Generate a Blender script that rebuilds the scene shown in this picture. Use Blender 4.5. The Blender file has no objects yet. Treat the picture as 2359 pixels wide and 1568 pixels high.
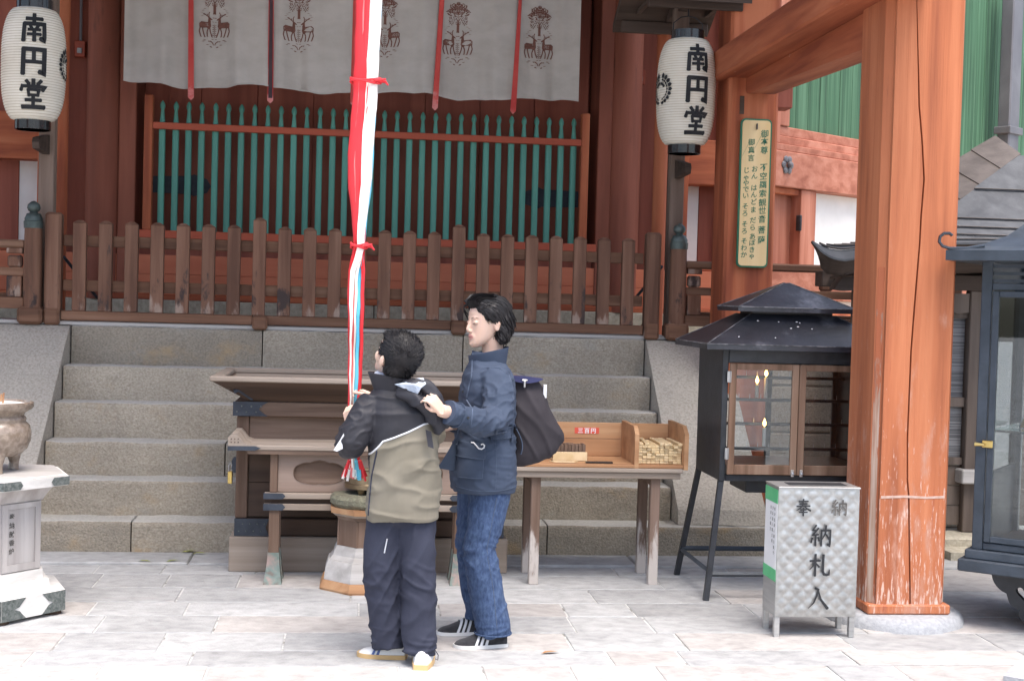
import bpy, bmesh, math, random
from mathutils import Vector, Matrix, noise
random.seed(7)
S = bpy.context.scene
COL = S.collection
R = math.radians

# ------------------------------------------------------------------ camera, sky, sun, exposure
cam = bpy.data.cameras.new('camera')
cam.sensor_width = 36.0
cam.lens = 36.0 * 3164.8 / 2358.0
cam.clip_start = 0.1
cam.clip_end = 300.0
camo = bpy.data.objects.new('camera', cam)
COL.objects.link(camo)
fw = Vector((0.11132, 0.99331, -0.03080)); rt = Vector((0.99348, -0.11046, 0.02818)); up = Vector((-0.02459, 0.03373, 0.99913))
camo.matrix_world = Matrix(((rt.x, up.x, -fw.x, 1.8872), (rt.y, up.y, -fw.y, -8.1693), (rt.z, up.z, -fw.z, 1.55), (0, 0, 0, 1)))
S.camera = camo
SUN_EL, SUN_AZ = 70.0, 160.0            # degrees; azimuth clockwise from +Y: light from behind the camera, a little right
W = bpy.data.worlds.new('World'); S.world = W; W.use_nodes = True
wn = W.node_tree.nodes; bgn = wn['Background']
sky = wn.new('ShaderNodeTexSky'); sky.sky_type = 'NISHITA'; sky.sun_disc = False
sky.sun_elevation = R(SUN_EL); sky.sun_rotation = R(SUN_AZ)
sky.air_density = 1.0; sky.dust_density = 4.0; sky.ozone_density = 1.0
W.node_tree.links.new(sky.outputs[0], bgn.inputs[0])
bgn.inputs[1].default_value = 0.115
sl = bpy.data.lights.new('sun', 'SUN'); sl.energy = 1.35; sl.angle = R(42); sl.color = (1.0, 0.97, 0.93)
so = bpy.data.objects.new('sun', sl); COL.objects.link(so)
sd = Vector((math.sin(R(SUN_AZ)) * math.cos(R(SUN_EL)), math.cos(R(SUN_AZ)) * math.cos(R(SUN_EL)), math.sin(R(SUN_EL))))
so.rotation_euler = sd.to_track_quat('Z', 'Y').to_euler()
vs = S.view_settings
S.display_settings.display_device = 'sRGB'
vs.view_transform = 'Standard'; vs.look = 'None'; vs.gamma = 1.0; vs.use_curve_mapping = False
vs.exposure = 1.62
S.cycles.max_bounces = 8; S.cycles.diffuse_bounces = 4; S.cycles.transparent_max_bounces = 12

# ------------------------------------------------------------------ helpers
class MB:
    """collects geometry in world coordinates; faces carry a material slot"""
    def __init__(s): s.v = []; s.f = []; s.m = []
    def add(s, vs, fs, m=0):
        o = len(s.v); s.v += [tuple(p) for p in vs]
        for f in fs: s.f.append([o + i for i in f]); s.m.append(m)
    def box(s, x0, x1, y0, y1, z0, z1, m=0, c=0.0, M=None, jit=0.0):
        lo = (min(x0, x1), min(y0, y1), min(z0, z1)); hi = (max(x0, x1), max(y0, y1), max(z0, z1))
        if c <= 0:
            vs = [(hi[0] if i & 1 else lo[0], hi[1] if i & 2 else lo[1], hi[2] if i & 4 else lo[2]) for i in range(8)]
            fs = [(0, 2, 3, 1), (4, 5, 7, 6), (0, 1, 5, 4), (2, 6, 7, 3), (0, 4, 6, 2), (1, 3, 7, 5)]
        else:
            c = min(c, 0.45 * min(hi[i] - lo[i] for i in range(3)))
            vs = []
            for i in range(8):
                b = (i & 1, i >> 1 & 1, i >> 2 & 1)
                j = [random.uniform(-jit, jit) for _ in range(3)]
                for a in range(3):
                    vs.append(tuple((hi[k] if b[k] else lo[k]) + (0 if k == a else (-c if b[k] else c)) + j[k] for k in range(3)))
            V = lambda i, a: i * 3 + a
            fs = []
            for a in range(3):
                b, d = [k for k in range(3) if k != a]
                for sgn in (0, 1):
                    q = [sgn << a, sgn << a | 1 << b, sgn << a | 1 << b | 1 << d, sgn << a | 1 << d]
                    fs.append([V(i, a) for i in q])
                for p in (0, 1):
                    for q in (0, 1):
                        i = p << b | q << d; k = i | 1 << a
                        fs.append([V(i, b), V(k, b), V(k, d), V(i, d)])
            for i in range(8): fs.append([V(i, 0), V(i, 1), V(i, 2)])
        if M is not None: vs = [M @ Vector(p) for p in vs]
        s.add(vs, fs, m)
    def prism(s, poly, ax, a, b, m=0, M=None):
        n = len(poly)
        def P(p, t):
            return (t, p[0], p[1]) if ax == 'x' else ((p[0], t, p[1]) if ax == 'y' else (p[0], p[1], t))
        vs = [P(p, a) for p in poly] + [P(p, b) for p in poly]
        if M is not None: vs = [M @ Vector(p) for p in vs]
        s.add(vs, [list(range(n)), list(range(2 * n - 1, n - 1, -1))] + [(i, (i + 1) % n, n + (i + 1) % n, n + i) for i in range(n)], m)
    def lathe(s, prof, c=(0, 0, 0), n=24, m=0, rot=0.0, M=None):
        vs = []; fs = []
        for r, z in prof:
            for k in range(n):
                a = rot + 2 * math.pi * k / n
                vs.append((c[0] + r * math.cos(a), c[1] + r * math.sin(a), c[2] + z))
        for i in range(len(prof) - 1):
            for k in range(n):
                fs.append((i * n + k, i * n + (k + 1) % n, (i + 1) * n + (k + 1) % n, (i + 1) * n + k))
        fs.append(list(range(n - 1, -1, -1))); o = (len(prof) - 1) * n; fs.append([o + k for k in range(n)])
        if M is not None: vs = [M @ Vector(p) for p in vs]
        s.add(vs, fs, m)
    def loft(s, rings, m=0, caps=True):
        n = len(rings[0]); vs = [p for r in rings for p in r]; fs = []
        for i in range(len(rings) - 1):
            for k in range(n):
                fs.append((i * n + k, i * n + (k + 1) % n, (i + 1) * n + (k + 1) % n, (i + 1) * n + k))
        if caps:
            fs.append(list(range(n - 1, -1, -1))); o = (len(rings) - 1) * n; fs.append([o + k for k in range(n)])
        s.add(vs, fs, m)
    def tube(s, pts, rad, n=8, m=0, upv=None, caps=True):
        pts = [Vector(p) for p in pts]; N = len(pts)
        if not isinstance(rad, (list, tuple)) or (isinstance(rad, tuple)): rad = [rad] * N
        rings = []; prev = Vector(upv) if upv else None
        for i, p in enumerate(pts):
            t = (pts[min(i + 1, N - 1)] - pts[max(i - 1, 0)]).normalized()
            if prev is None:
                prev = Vector((0, 0, 1)) if abs(t.z) < 0.9 else Vector((0, 1, 0))
            u = (prev - t * prev.dot(t)).normalized(); w = t.cross(u); prev = u
            r = rad[i]; ra, rb = r if isinstance(r, tuple) else (r, r)
            rings.append([p + u * ra * math.cos(2 * math.pi * k / n) + w * rb * math.sin(2 * math.pi * k / n) for k in range(n)])
        s.loft(rings, m, caps)
    def grid(s, fn, nu, nv, m=0, thick=None):
        vs = [fn(i / nu, j / nv) for j in range(nv + 1) for i in range(nu + 1)]
        fs = [(j * (nu + 1) + i, j * (nu + 1) + i + 1, (j + 1) * (nu + 1) + i + 1, (j + 1) * (nu + 1) + i) for j in range(nv) for i in range(nu)]
        if thick:
            n = len(vs); t = Vector(thick)
            vs = vs + [Vector(p) + t for p in vs]
            fs = fs + [tuple(n + k for k in reversed(f)) for f in fs]
            e = [i for i in range(nu + 1)] + [j * (nu + 1) + nu for j in range(1, nv + 1)] + [nv * (nu + 1) + i for i in range(nu - 1, -1, -1)] + [j * (nu + 1) for j in range(nv - 1, 0, -1)]
            fs += [(e[k], n + e[k], n + e[(k + 1) % len(e)], e[(k + 1) % len(e)]) for k in range(len(e))]
        s.add(vs, fs, m)
    def ball(s, c, r, m=0, n=12, M=None):
        rx, ry, rz = r if isinstance(r, (tuple, list)) else (r, r, r)
        k = n // 2; vs = []; c = Vector(c)
        for j in range(1, k):
            th = math.pi * j / k
            for i in range(n):
                ph = 2 * math.pi * i / n
                d = Vector((rx * math.sin(th) * math.cos(ph), ry * math.sin(th) * math.sin(ph), rz * math.cos(th)))
                vs.append(c + (M @ d if M is not None else d))
        a = Vector((0, 0, rz)); b = -a
        if M is not None: a = M @ a; b = M @ b
        vs += [c + a, c + b]; t = len(vs) - 2
        fs = [(j * n + i, j * n + (i + 1) % n, (j + 1) * n + (i + 1) % n, (j + 1) * n + i) for j in range(k - 2) for i in range(n)]
        fs += [(t, i, (i + 1) % n) for i in range(n)] + [(t + 1, (k - 2) * n + (i + 1) % n, (k - 2) * n + i) for i in range(n)]
        s.add(vs, fs, m)

def wloc(o):
    p = Vector((0, 0, 0))
    while o is not None: p += o.location; o = o.parent
    return p
def mesh_from(name, mb, mats, origin, angle=35, recalc=True, smooth=True):
    me = bpy.data.meshes.new(name)
    me.from_pydata([Vector(p) - origin for p in mb.v], [], mb.f)
    for m in (mats if isinstance(mats, (list, tuple)) else [mats]): me.materials.append(m)
    me.polygons.foreach_set('material_index', mb.m)
    if recalc:
        bm = bmesh.new(); bm.from_mesh(me); bmesh.ops.recalc_face_normals(bm, faces=bm.faces); bm.to_mesh(me); bm.free()
    if smooth:
        me.shade_smooth(); me.set_sharp_from_angle(angle=R(angle))
    me.update()
    return me
def obj(name, mb, mats, parent=None, loc=None, angle=35, kind=None, label=None, recalc=True, smooth=True):
    """link mb (world coordinates) as one mesh object; its origin is the centre of its base"""
    if loc is None:
        xs = [p[0] for p in mb.v]; ys = [p[1] for p in mb.v]; zs = [p[2] for p in mb.v]
        loc = ((min(xs) + max(xs)) / 2, (min(ys) + max(ys)) / 2, min(zs))
    loc = Vector(loc)
    o = bpy.data.objects.new(name, mesh_from(name, mb, mats, loc, angle, recalc, smooth))
    COL.objects.link(o)
    if parent is not None: o.parent = parent; o.location = loc - wloc(parent)
    else: o.location = loc
    if kind: o['kind'] = kind
    if label: o['label'] = label
    return o
def thing(name, label, cat, loc, group=None):
    o = bpy.data.objects.new(name, None); o.empty_display_size = 0.1
    COL.objects.link(o); o.location = loc; o['label'] = label; o['category'] = cat
    if group: o['group'] = group
    return o
def tag(o, label, cat, group=None):
    o['label'] = label; o['category'] = cat
    if group: o['group'] = group
    return o
def share(src, name, parent, wl):
    """another object on src's mesh, placed at world position wl"""
    o = bpy.data.objects.new(name, src.data); COL.objects.link(o)
    if parent is not None: o.parent = parent; o.location = Vector(wl) - wloc(parent)
    else: o.location = wl
    return o
def copy_tree(o, parent=None):
    c = o.copy(); COL.objects.link(c); c.parent = parent
    for ch in list(o.children): copy_tree(ch, c)
    return c
def one(name, mats, parent, *a, **k):
    """a single (chamfered) box as an object"""
    b = MB(); b.box(*a, **k); return obj(name, b, mats, parent)

# ------------------------------------------------------------------ materials
def mat(name, cols, sc=(6, 6, 6), rough=0.7, metal=0.0, bump=0.15, bsc=60.0, bst=None, lo=0.35, hi=0.65, var=0.12,
        wear=(), spec=0.4, detail=5, emit=None, trans=0.0, sheen=0.0, bdist=0.01, big=1.2, sss=0.0):
    m = bpy.data.materials.new(name); m.use_nodes = True
    nt = m.node_tree; N = nt.nodes; L = nt.links.new; bs = N['Principled BSDF']
    tc = N.new('ShaderNodeTexCoord'); oi = N.new('ShaderNodeObjectInfo')
    off = N.new('ShaderNodeVectorMath'); off.operation = 'SCALE'; off.inputs[0].default_value = (17.3, 9.1, 23.7); L(oi.outputs['Random'], off.inputs['Scale'])
    ad = N.new('ShaderNodeVectorMath'); ad.operation = 'ADD'; L(tc.outputs['Object'], ad.inputs[0]); L(off.outputs[0], ad.inputs[1])
    def nz(scale, vec=(1, 1, 1), det=detail, rg=0.55, dist=0.0):
        mp = N.new('ShaderNodeMapping'); mp.inputs['Scale'].default_value = vec; L(ad.outputs[0], mp.inputs[0])
        n = N.new('ShaderNodeTexNoise'); n.inputs['Scale'].default_value = scale; n.inputs['Detail'].default_value = det
        n.inputs['Roughness'].default_value = rg; n.inputs['Distortion'].default_value = dist; L(mp.outputs[0], n.inputs[0]); return n.outputs[0]
    def math_(op, a, b=None, c=None):
        n = N.new('ShaderNodeMath'); n.operation = op
        for i, x in enumerate((a, b, c)):
            if x is None: continue
            if isinstance(x, (int, float)): n.inputs[i].default_value = x
            else: L(x, n.inputs[i])
        return n.outputs[0]
    f = nz(1.0, sc, dist=0.3)
    cr = N.new('ShaderNodeValToRGB'); L(f, cr.inputs[0]); e = cr.color_ramp
    k = len(cols); e.elements[0].position = lo; e.elements[0].color = (*cols[0], 1)
    e.elements[1].position = hi; e.elements[1].color = (*cols[-1], 1)
    for i in range(1, k - 1):
        x = e.elements.new(lo + (hi - lo) * i / (k - 1)); x.color = (*cols[i], 1)
    col = cr.outputs[0]
    if var:
        b = nz(big, (1, 1, 1), 3); r2 = math_('MULTIPLY_ADD', oi.outputs['Random'], var * 1.2, 1 - var * 0.6)
        v = math_('MULTIPLY', math_('MULTIPLY_ADD', b, var * 3, 1 - var * 1.5), r2)
        mx = N.new('ShaderNodeMix'); mx.data_type = 'RGBA'; mx.blend_type = 'MULTIPLY'; mx.inputs[0].default_value = 1.0
        cb = N.new('ShaderNodeCombineColor'); [L(v, cb.inputs[i]) for i in range(3)]
        L(col, mx.inputs[6]); L(cb.outputs[0], mx.inputs[7]); col = mx.outputs[2]
    for w in wear:      # (colour, scale vector, lo, hi, z0, z1): stains or bare patches; z0..z1 object height where they fade out
        n = nz(1.0, w[1], 6, 0.65)
        if len(w) > 4:
            sp = N.new('ShaderNodeSeparateXYZ'); L(tc.outputs['Object'], sp.inputs[0])
            mr = N.new('ShaderNodeMapRange'); L(sp.outputs[2], mr.inputs[0]); mr.inputs[1].default_value = w[4]; mr.inputs[2].default_value = w[5]
            mr.inputs[3].default_value = w[6] if len(w) > 6 else 0.12; mr.inputs[4].default_value = w[7] if len(w) > 7 else -0.25
            n = math_('ADD', n, mr.outputs[0])
        mr = N.new('ShaderNodeMapRange'); mr.interpolation_type = 'SMOOTHSTEP'; L(n, mr.inputs[0]); mr.inputs[1].default_value = w[2]; mr.inputs[2].default_value = w[3]
        mx = N.new('ShaderNodeMix'); mx.data_type = 'RGBA'; L(mr.outputs[0], mx.inputs[0]); L(col, mx.inputs[6]); mx.inputs[7].default_value = (*w[0], 1); col = mx.outputs[2]
    L(col, bs.inputs['Base Color'])
    bs.inputs['Roughness'].default_value = rough; bs.inputs['Metallic'].default_value = metal
    bs.inputs['Specular IOR Level'].default_value = spec
    if sheen: bs.inputs['Sheen Weight'].default_value = sheen
    if sss: bs.inputs['Subsurface Weight'].default_value = sss; bs.inputs['Subsurface Radius'].default_value = (0.012, 0.004, 0.002)
    if trans: bs.inputs['Transmission Weight'].default_value = trans
    if emit: bs.inputs['Emission Color'].default_value = (*emit[0], 1); bs.inputs['Emission Strength'].default_value = emit[1]
    if bump:
        bn = nz(bsc, bst or (1, 1, 1), 4)
        bu = N.new('ShaderNodeBump'); bu.inputs['Strength'].default_value = bump; bu.inputs['Distance'].default_value = bdist
        L(bn, bu.inputs['Height']); L(bu.outputs[0], bs.inputs['Normal'])
    return m
def wood(name, cols, ax, fine=14.0, along=0.7, **k):
    v = [fine] * 3; v['xyz'.index(ax)] = along
    b = [fine * 8] * 3; b['xyz'.index(ax)] = along * 4
    kw = dict(rough=0.75, bump=0.35, bsc=1.0, bst=tuple(b), bdist=0.004); kw.update(k)
    return mat(name, cols, sc=tuple(v), **kw)

VERM = [(0.27, 0.066, 0.030), (0.41, 0.112, 0.047), (0.50, 0.165, 0.075)]
VERD = [(0.27, 0.055, 0.024), (0.35, 0.075, 0.03)]
M = {}
M['verm_z'] = wood('vermilion_paint_upright', VERM, 'z', 9)
M['verm_x'] = wood('vermilion_paint_level', VERM, 'x', 9)
M['verm_y'] = wood('vermilion_paint_beam', VERM, 'y', 9, wear=(((0.62, 0.40, 0.33), (8, 2.2, 8), 0.66, 0.72),))
M['verm_pale'] = wood('sun_faded_vermilion', [(0.30, 0.10, 0.06), (0.40, 0.15, 0.095), (0.47, 0.20, 0.135)], 'x', 12)
M['verm_palez'] = wood('sun_faded_vermilion_upright', [(0.30, 0.10, 0.06), (0.40, 0.15, 0.095), (0.47, 0.20, 0.135)], 'z', 12)
M['kneewall'] = wood('kneewall_paint', [(0.50, 0.145, 0.075), (0.58, 0.19, 0.10)], 'x', 7)
M['pillar'] = wood('weathered_vermilion', [(0.29, 0.085, 0.038), (0.45, 0.145, 0.062), (0.56, 0.205, 0.095)], 'z', 16, 0.6, bump=0.8, lo=.25, hi=.75,
    wear=(((0.30, 0.07, 0.035), (30, 30, 1.6), 0.62, 0.78, 0.0, 2.4, 0.07, -0.06), ((0.14, 0.045, 0.03), (75, 75, 1.3), 0.665, 0.72), ((0.50, 0.25, 0.17), (14, 14, 4), 0.50, 0.72, 0.0, 2.2, 0.06, -0.16), ((0.64, 0.43, 0.35), (85, 85, 11), 0.585, 0.67, 0.0, 1.7, 0.085, -0.16), ((0.68, 0.56, 0.48), (30, 30, 9), 0.60, 0.72, 0.04, 0.30, 0.14, -0.2)))
M['reddoor_z'] = wood('dark_red_paint_upright', [(0.225, 0.066, 0.043), (0.285, 0.085, 0.055), (0.33, 0.105, 0.068)], 'z', 8)
M['column'] = wood('dull_red_column_paint', [(0.185, 0.058, 0.034), (0.225, 0.07, 0.042), (0.26, 0.086, 0.052)], 'z', 8, wear=(((0.12, 0.045, 0.03), (10, 10, 1.5), 0.60, 0.75),))
M['lat_red'] = wood('lattice_red_paint', [(0.40, 0.085, 0.045), (0.47, 0.105, 0.055)], 'x', 10)
M['green'] = wood('green_bar_paint', [(0.08, 0.265, 0.21), (0.10, 0.315, 0.25)], 'z', 20, rough=0.55)
M['board_green'] = wood('weathered_green_boards', [(0.035, 0.08, 0.045), (0.055, 0.135, 0.072), (0.10, 0.205, 0.12)], 'z', 22, 0.5)
M['plaster'] = mat('white_plaster', [(0.78, 0.77, 0.75), (0.84, 0.83, 0.81)], bump=0.08, rough=0.9)
M['fence'] = wood('brown_weathered_wood', [(0.12, 0.056, 0.034), (0.185, 0.092, 0.057), (0.25, 0.135, 0.088)], 'z', 12, 0.8,
    wear=(((0.34, 0.25, 0.20), (12, 12, 3), 0.52, 0.66, 0.03, 0.2, 0.06, -0.3), ((0.055, 0.036, 0.032), (9, 9, 4), 0.55, 0.66, 0.08, 0.5, 0.05, -0.15)))
M['fence_x'] = wood('brown_weathered_rail', [(0.12, 0.058, 0.034), (0.185, 0.092, 0.054), (0.24, 0.135, 0.085)], 'x', 14, 0.8)
M['greywood'] = wood('pale_weathered_board', [(0.36, 0.34, 0.32), (0.50, 0.48, 0.46)], 'x', 16)
M['dkwood'] = wood('dark_roof_wood', [(0.045, 0.03, 0.022), (0.085, 0.058, 0.045)], 'x', 14)
M['postwood'] = wood('grey_brown_post', [(0.15, 0.105, 0.08), (0.25, 0.18, 0.14)], 'z', 14)
M['bronze'] = mat('green_bronze', [(0.075, 0.10, 0.095), (0.135, 0.165, 0.152)], sc=(14, 14, 14), rough=0.5, metal=0.5)
STC = [(0.26, 0.225, 0.175), (0.36, 0.315, 0.25), (0.44, 0.39, 0.315)]
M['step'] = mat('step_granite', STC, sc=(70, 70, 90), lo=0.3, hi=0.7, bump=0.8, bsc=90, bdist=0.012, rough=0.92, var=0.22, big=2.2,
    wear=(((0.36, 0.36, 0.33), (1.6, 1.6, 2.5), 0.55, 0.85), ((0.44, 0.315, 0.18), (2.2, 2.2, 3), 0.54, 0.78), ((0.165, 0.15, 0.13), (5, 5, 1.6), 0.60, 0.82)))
M['tread'] = mat('skylit_worn_granite', [(0.44, 0.425, 0.385), (0.52, 0.505, 0.46), (0.58, 0.56, 0.52)], sc=(60, 60, 60), bump=0.4, bsc=90, rough=0.85, var=0.1)  # foot wear plus the brightness of skylit treads, put into the colour
M['cheek'] = mat('side_granite', [(0.36, 0.325, 0.275), (0.44, 0.40, 0.34), (0.50, 0.455, 0.39)], sc=(70, 70, 70), bump=0.7, bsc=60, rough=0.92, var=0.15, big=2)
M['base'] = mat('base_stone', [(0.36, 0.325, 0.255), (0.50, 0.455, 0.36)], sc=(30, 30, 30), bump=0.7, rough=0.9)
PAV = [(0.27, 0.272, 0.273), (0.375, 0.377, 0.378), (0.46, 0.462, 0.463)]
M['pave'] = mat('paving_granite', PAV, sc=(13, 17, 10), lo=0.2, hi=0.8, bump=0.5, bsc=70, rough=0.85, var=0.22, big=1.6, wear=(((0.44, 0.39, 0.375), (1.6, 5, 1), 0.58, 0.85), ((0.24, 0.24, 0.235), (3.2, 5.5, 1), 0.60, 0.80), ((0.15, 0.15, 0.145), (42, 42, 42), 0.70, 0.76)))
M['pave2'] = mat('pinkish_paving_granite', [(0.305, 0.288, 0.276), (0.395, 0.374, 0.36), (0.465, 0.445, 0.43)], sc=(13, 17, 10), lo=0.25, hi=0.75, bump=0.4, bsc=70, rough=0.85, var=0.12, big=2.0)
M['mortar'] = mat('pale_mortar', [(0.46, 0.46, 0.45), (0.56, 0.56, 0.55)], sc=(20, 20, 20), rough=0.95, wear=(((0.20, 0.19, 0.175), (7, 7, 7), .50, .64),))
M['iron'] = mat('black_iron', [(0.017, 0.019, 0.023), (0.032, 0.035, 0.042)], sc=(12, 12, 12), rough=0.42, metal=0.0, spec=0.5, bump=0.12, bsc=40,
    wear=(((0.09, 0.085, 0.08), (24, 60, 24), 0.66, 0.76),))
M['ironroof'] = mat('dusty_black_iron_roof', [(0.014, 0.016, 0.023), (0.028, 0.03, 0.04)], sc=(9, 9, 9), rough=0.36, spec=0.6, bump=0.15, bsc=30,
    wear=(((0.27, 0.28, 0.32), (1.7, 1.7, 1.7), 0.52, 0.74), ((0.45, 0.45, 0.47), (34, 34, 34), 0.735, 0.78)))
M['bluesteel'] = mat('blue_grey_paint', [(0.032, 0.042, 0.055), (0.052, 0.066, 0.085)], sc=(9, 9, 9), rough=0.45, bump=0.15, wear=(((0.34, 0.26, 0.16), (11, 11, 7), 0.70, 0.745),))
M['strap'] = mat('blue_black_iron', [(0.03, 0.037, 0.052), (0.05, 0.06, 0.078)], sc=(14, 14, 14), rough=0.55)
M['boxwood'] = wood('old_box_wood', [(0.12, 0.075, 0.052), (0.19, 0.127, 0.092), (0.27, 0.19, 0.145)], 'x', 12, 0.6)
M['boxdark'] = wood('dark_box_wood', [(0.055, 0.034, 0.024), (0.105, 0.066, 0.046)], 'x', 11, 0.5)
M['boxpost'] = wood('old_post_wood', [(0.12, 0.072, 0.048), (0.21, 0.138, 0.10)], 'z', 13)
M['boxpale'] = wood('pale_greyed_wood', [(0.27, 0.215, 0.17), (0.39, 0.325, 0.27)], 'x', 14)
M['panelwood'] = wood('worn_panel_wood', [(0.22, 0.155, 0.12), (0.32, 0.24, 0.195)], 'x', 9)
M['tableleg'] = wood('bleached_table_leg', [(0.13, 0.08, 0.055), (0.22, 0.15, 0.115)], 'z', 14, wear=(((0.52, 0.47, 0.43), (14, 14, 3), .46, .62, 0.02, .45, .20, -.22),))
M['cedar'] = wood('warm_cedar', [(0.33, 0.165, 0.08), (0.46, 0.25, 0.125), (0.56, 0.345, 0.19)], 'x', 10, 0.8, lo=0.3, hi=0.7, wear=(((0.20, 0.10, 0.05), (4, 4, 4), 0.62, 0.75),))
M['pine'] = wood('fresh_pine', [(0.62, 0.46, 0.25), (0.74, 0.58, 0.36)], 'y', 16)
M['boardwood'] = wood('sign_board_wood', [(0.70, 0.50, 0.245), (0.78, 0.585, 0.32)], 'z', 10, bump=0.1)
M['doorwood'] = wood('cabinet_door_wood', [(0.13, 0.075, 0.045), (0.22, 0.13, 0.085), (0.30, 0.20, 0.14)], 'z', 14)
M['grwood'] = wood('shrine_grey_wood', [(0.10, 0.075, 0.06), (0.18, 0.14, 0.115)], 'z', 14)
M['copper_patina'] = mat('copper_shoe', [(0.16, 0.12, 0.10), (0.16, 0.21, 0.185), (0.33, 0.24, 0.21)], sc=(13, 13, 13), rough=0.45, metal=0.5)
M['paper'] = mat('lantern_paper', [(0.74, 0.69, 0.58), (0.82, 0.78, 0.68)], sc=(5, 5, 5), rough=0.8, bump=0.03, var=0.06)
M['basegrey'] = mat('blue_grey_stone', [(0.33, 0.34, 0.36), (0.42, 0.43, 0.45)], sc=(50, 50, 50), rough=0.9, bump=0.5)
M['edgewear'] = mat('rubbed_iron_edge', [(0.05, 0.052, 0.06), (0.20, 0.20, 0.21)], sc=(20, 20, 20), rough=0.6, lo=.4, hi=.6)
M['barewood'] = wood('bare_pillar_edge', [(0.30, 0.10, 0.055), (0.46, 0.30, 0.22), (0.62, 0.52, 0.44)], 'z', 26, 1.2, lo=.34, hi=.6, wear=(((0.42, 0.125, 0.055), (30, 30, 6), 0.50, 0.60, .2, 1.6, -.25, .22),))
M['rib'] = mat('shaded_bamboo_rib', [(0.50, 0.43, 0.32), (0.58, 0.51, 0.39)], rough=0.8, bump=0)  # bamboo ribs toned tan to carry the shadow lines they make on the paper
M['lacq'] = mat('black_lacquer', [(0.012, 0.012, 0.014), (0.02, 0.02, 0.022)], rough=0.18, bump=0.0, spec=0.6)
M['ink'] = mat('black_ink', [(0.016, 0.017, 0.02), (0.03, 0.031, 0.034)], rough=0.75, bump=0.0)
M['greyink'] = mat('worn_grey_ink', [(0.07, 0.065, 0.06), (0.14, 0.13, 0.12)], sc=(14, 14, 14), rough=0.8, bump=0.0)
M['greenink'] = mat('green_ink', [(0.03, 0.16, 0.09), (0.05, 0.20, 0.12)], rough=0.7, bump=0.0)
M['cloth'] = mat('unbleached_cotton', [(0.42, 0.385, 0.345), (0.48, 0.445, 0.405)], sc=(5, 5, 9), rough=0.95, bump=0.2, bsc=350, bdist=0.002, var=0.05)
M['print'] = mat('brown_dye_print', [(0.13, 0.06, 0.045), (0.19, 0.085, 0.065)], sc=(60, 60, 60), rough=0.95, bump=0.0)
M['ribbon'] = mat('red_ribbon', [(0.46, 0.045, 0.04), (0.54, 0.075, 0.06)], rough=0.8, wear=(((0.62, 0.22, 0.20), (3, 3, 5), 0.5, 0.62, 0.0, 0.35, 0.1, -0.3),))
M['ribdark'] = mat('dark_ribbon_lining', [(0.05, 0.03, 0.035), (0.08, 0.045, 0.05)], rough=0.8)
M['steel'] = mat('machine_turned_steel', [(0.42, 0.42, 0.41), (0.54, 0.54, 0.525)], sc=(30, 30, 30), rough=0.42, metal=0.85, bump=0.05)
M['steelplain'] = mat('plain_steel', [(0.40, 0.40, 0.40), (0.52, 0.52, 0.51)], sc=(3, 3, 40), rough=0.4, metal=0.7, bump=0.05)
M['white'] = mat('white_sheet', [(0.82, 0.82, 0.82), (0.86, 0.86, 0.86)], rough=0.6, bump=0.0, var=0.02)
M['tapegreen'] = mat('green_tape', [(0.10, 0.48, 0.20), (0.14, 0.55, 0.25)], rough=0.5, bump=0.0)
M['slate'] = mat('grey_slate', [(0.085, 0.088, 0.095), (0.13, 0.134, 0.142)], sc=(7, 7, 7), rough=0.85, spec=0.2, var=0.2)
M['slatedk'] = mat('brown_slate', [(0.075, 0.062, 0.055), (0.12, 0.10, 0.09)], sc=(7, 7, 7), rough=0.7, var=0.15)
M['pipe'] = mat('grey_downpipe', [(0.125, 0.12, 0.13), (0.175, 0.17, 0.18)], sc=(3, 3, 2), rough=0.45, metal=0.2, bump=0.2, bsc=8)
M['granite_pol'] = mat('polished_brown_granite', [(0.19, 0.145, 0.11), (0.30, 0.24, 0.19)], sc=(45, 45, 45), rough=0.22, bump=0.05, spec=0.6)
M['stand'] = wood('bleached_stand_wood', [(0.36, 0.33, 0.315), (0.50, 0.475, 0.46)], 'z', 12, wear=(((0.15, 0.12, 0.11), (7, 7, 3), 0.60, 0.72, 0.25, 0.65, -0.3, 0.12),))
M['standw'] = mat('white_worn_paint', [(0.60, 0.58, 0.55), (0.74, 0.72, 0.69)], sc=(6, 6, 20), rough=0.7)
M['patina'] = mat('dark_speckled_patina', [(0.07, 0.085, 0.08), (0.17, 0.185, 0.175)], sc=(70, 70, 70), rough=0.6, bump=0.4)
M['ash'] = mat('incense_ash', [(0.72, 0.70, 0.67), (0.82, 0.80, 0.78)], rough=0.95)
M['moss'] = mat('mossy_stone', [(0.14, 0.13, 0.095), (0.22, 0.215, 0.15)], sc=(40, 40, 40), rough=0.95, bump=1.0, bsc=50)
M['brass'] = mat('aged_brass', [(0.20, 0.15, 0.095), (0.30, 0.235, 0.15)], sc=(9, 9, 4), rough=0.35, metal=0.8)
M['gold'] = mat('brass_lock', [(0.55, 0.40, 0.13), (0.65, 0.48, 0.18)], rough=0.3, metal=0.9, bump=0)
M['chrome'] = mat('hinge_steel', [(0.50, 0.50, 0.50), (0.60, 0.60, 0.60)], rough=0.3, metal=0.9, bump=0)
M['wax'] = mat('candle_wax', [(0.80, 0.78, 0.74), (0.85, 0.83, 0.79)], rough=0.5, bump=0, sss=0.1)
M['flame'] = mat('candle_flame', [(1.0, 0.65, 0.2), (1.0, 0.72, 0.3)], emit=((1.0, 0.52, 0.12), 6.0), bump=0, var=0)
M['leafy'] = mat('yellow_green_leaf', [(0.28, 0.32, 0.04), (0.36, 0.40, 0.07)], rough=0.6, bump=0)
M['leafbr'] = mat('brown_leaf', [(0.30, 0.15, 0.06), (0.38, 0.2, 0.09)], rough=0.7, bump=0)
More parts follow.
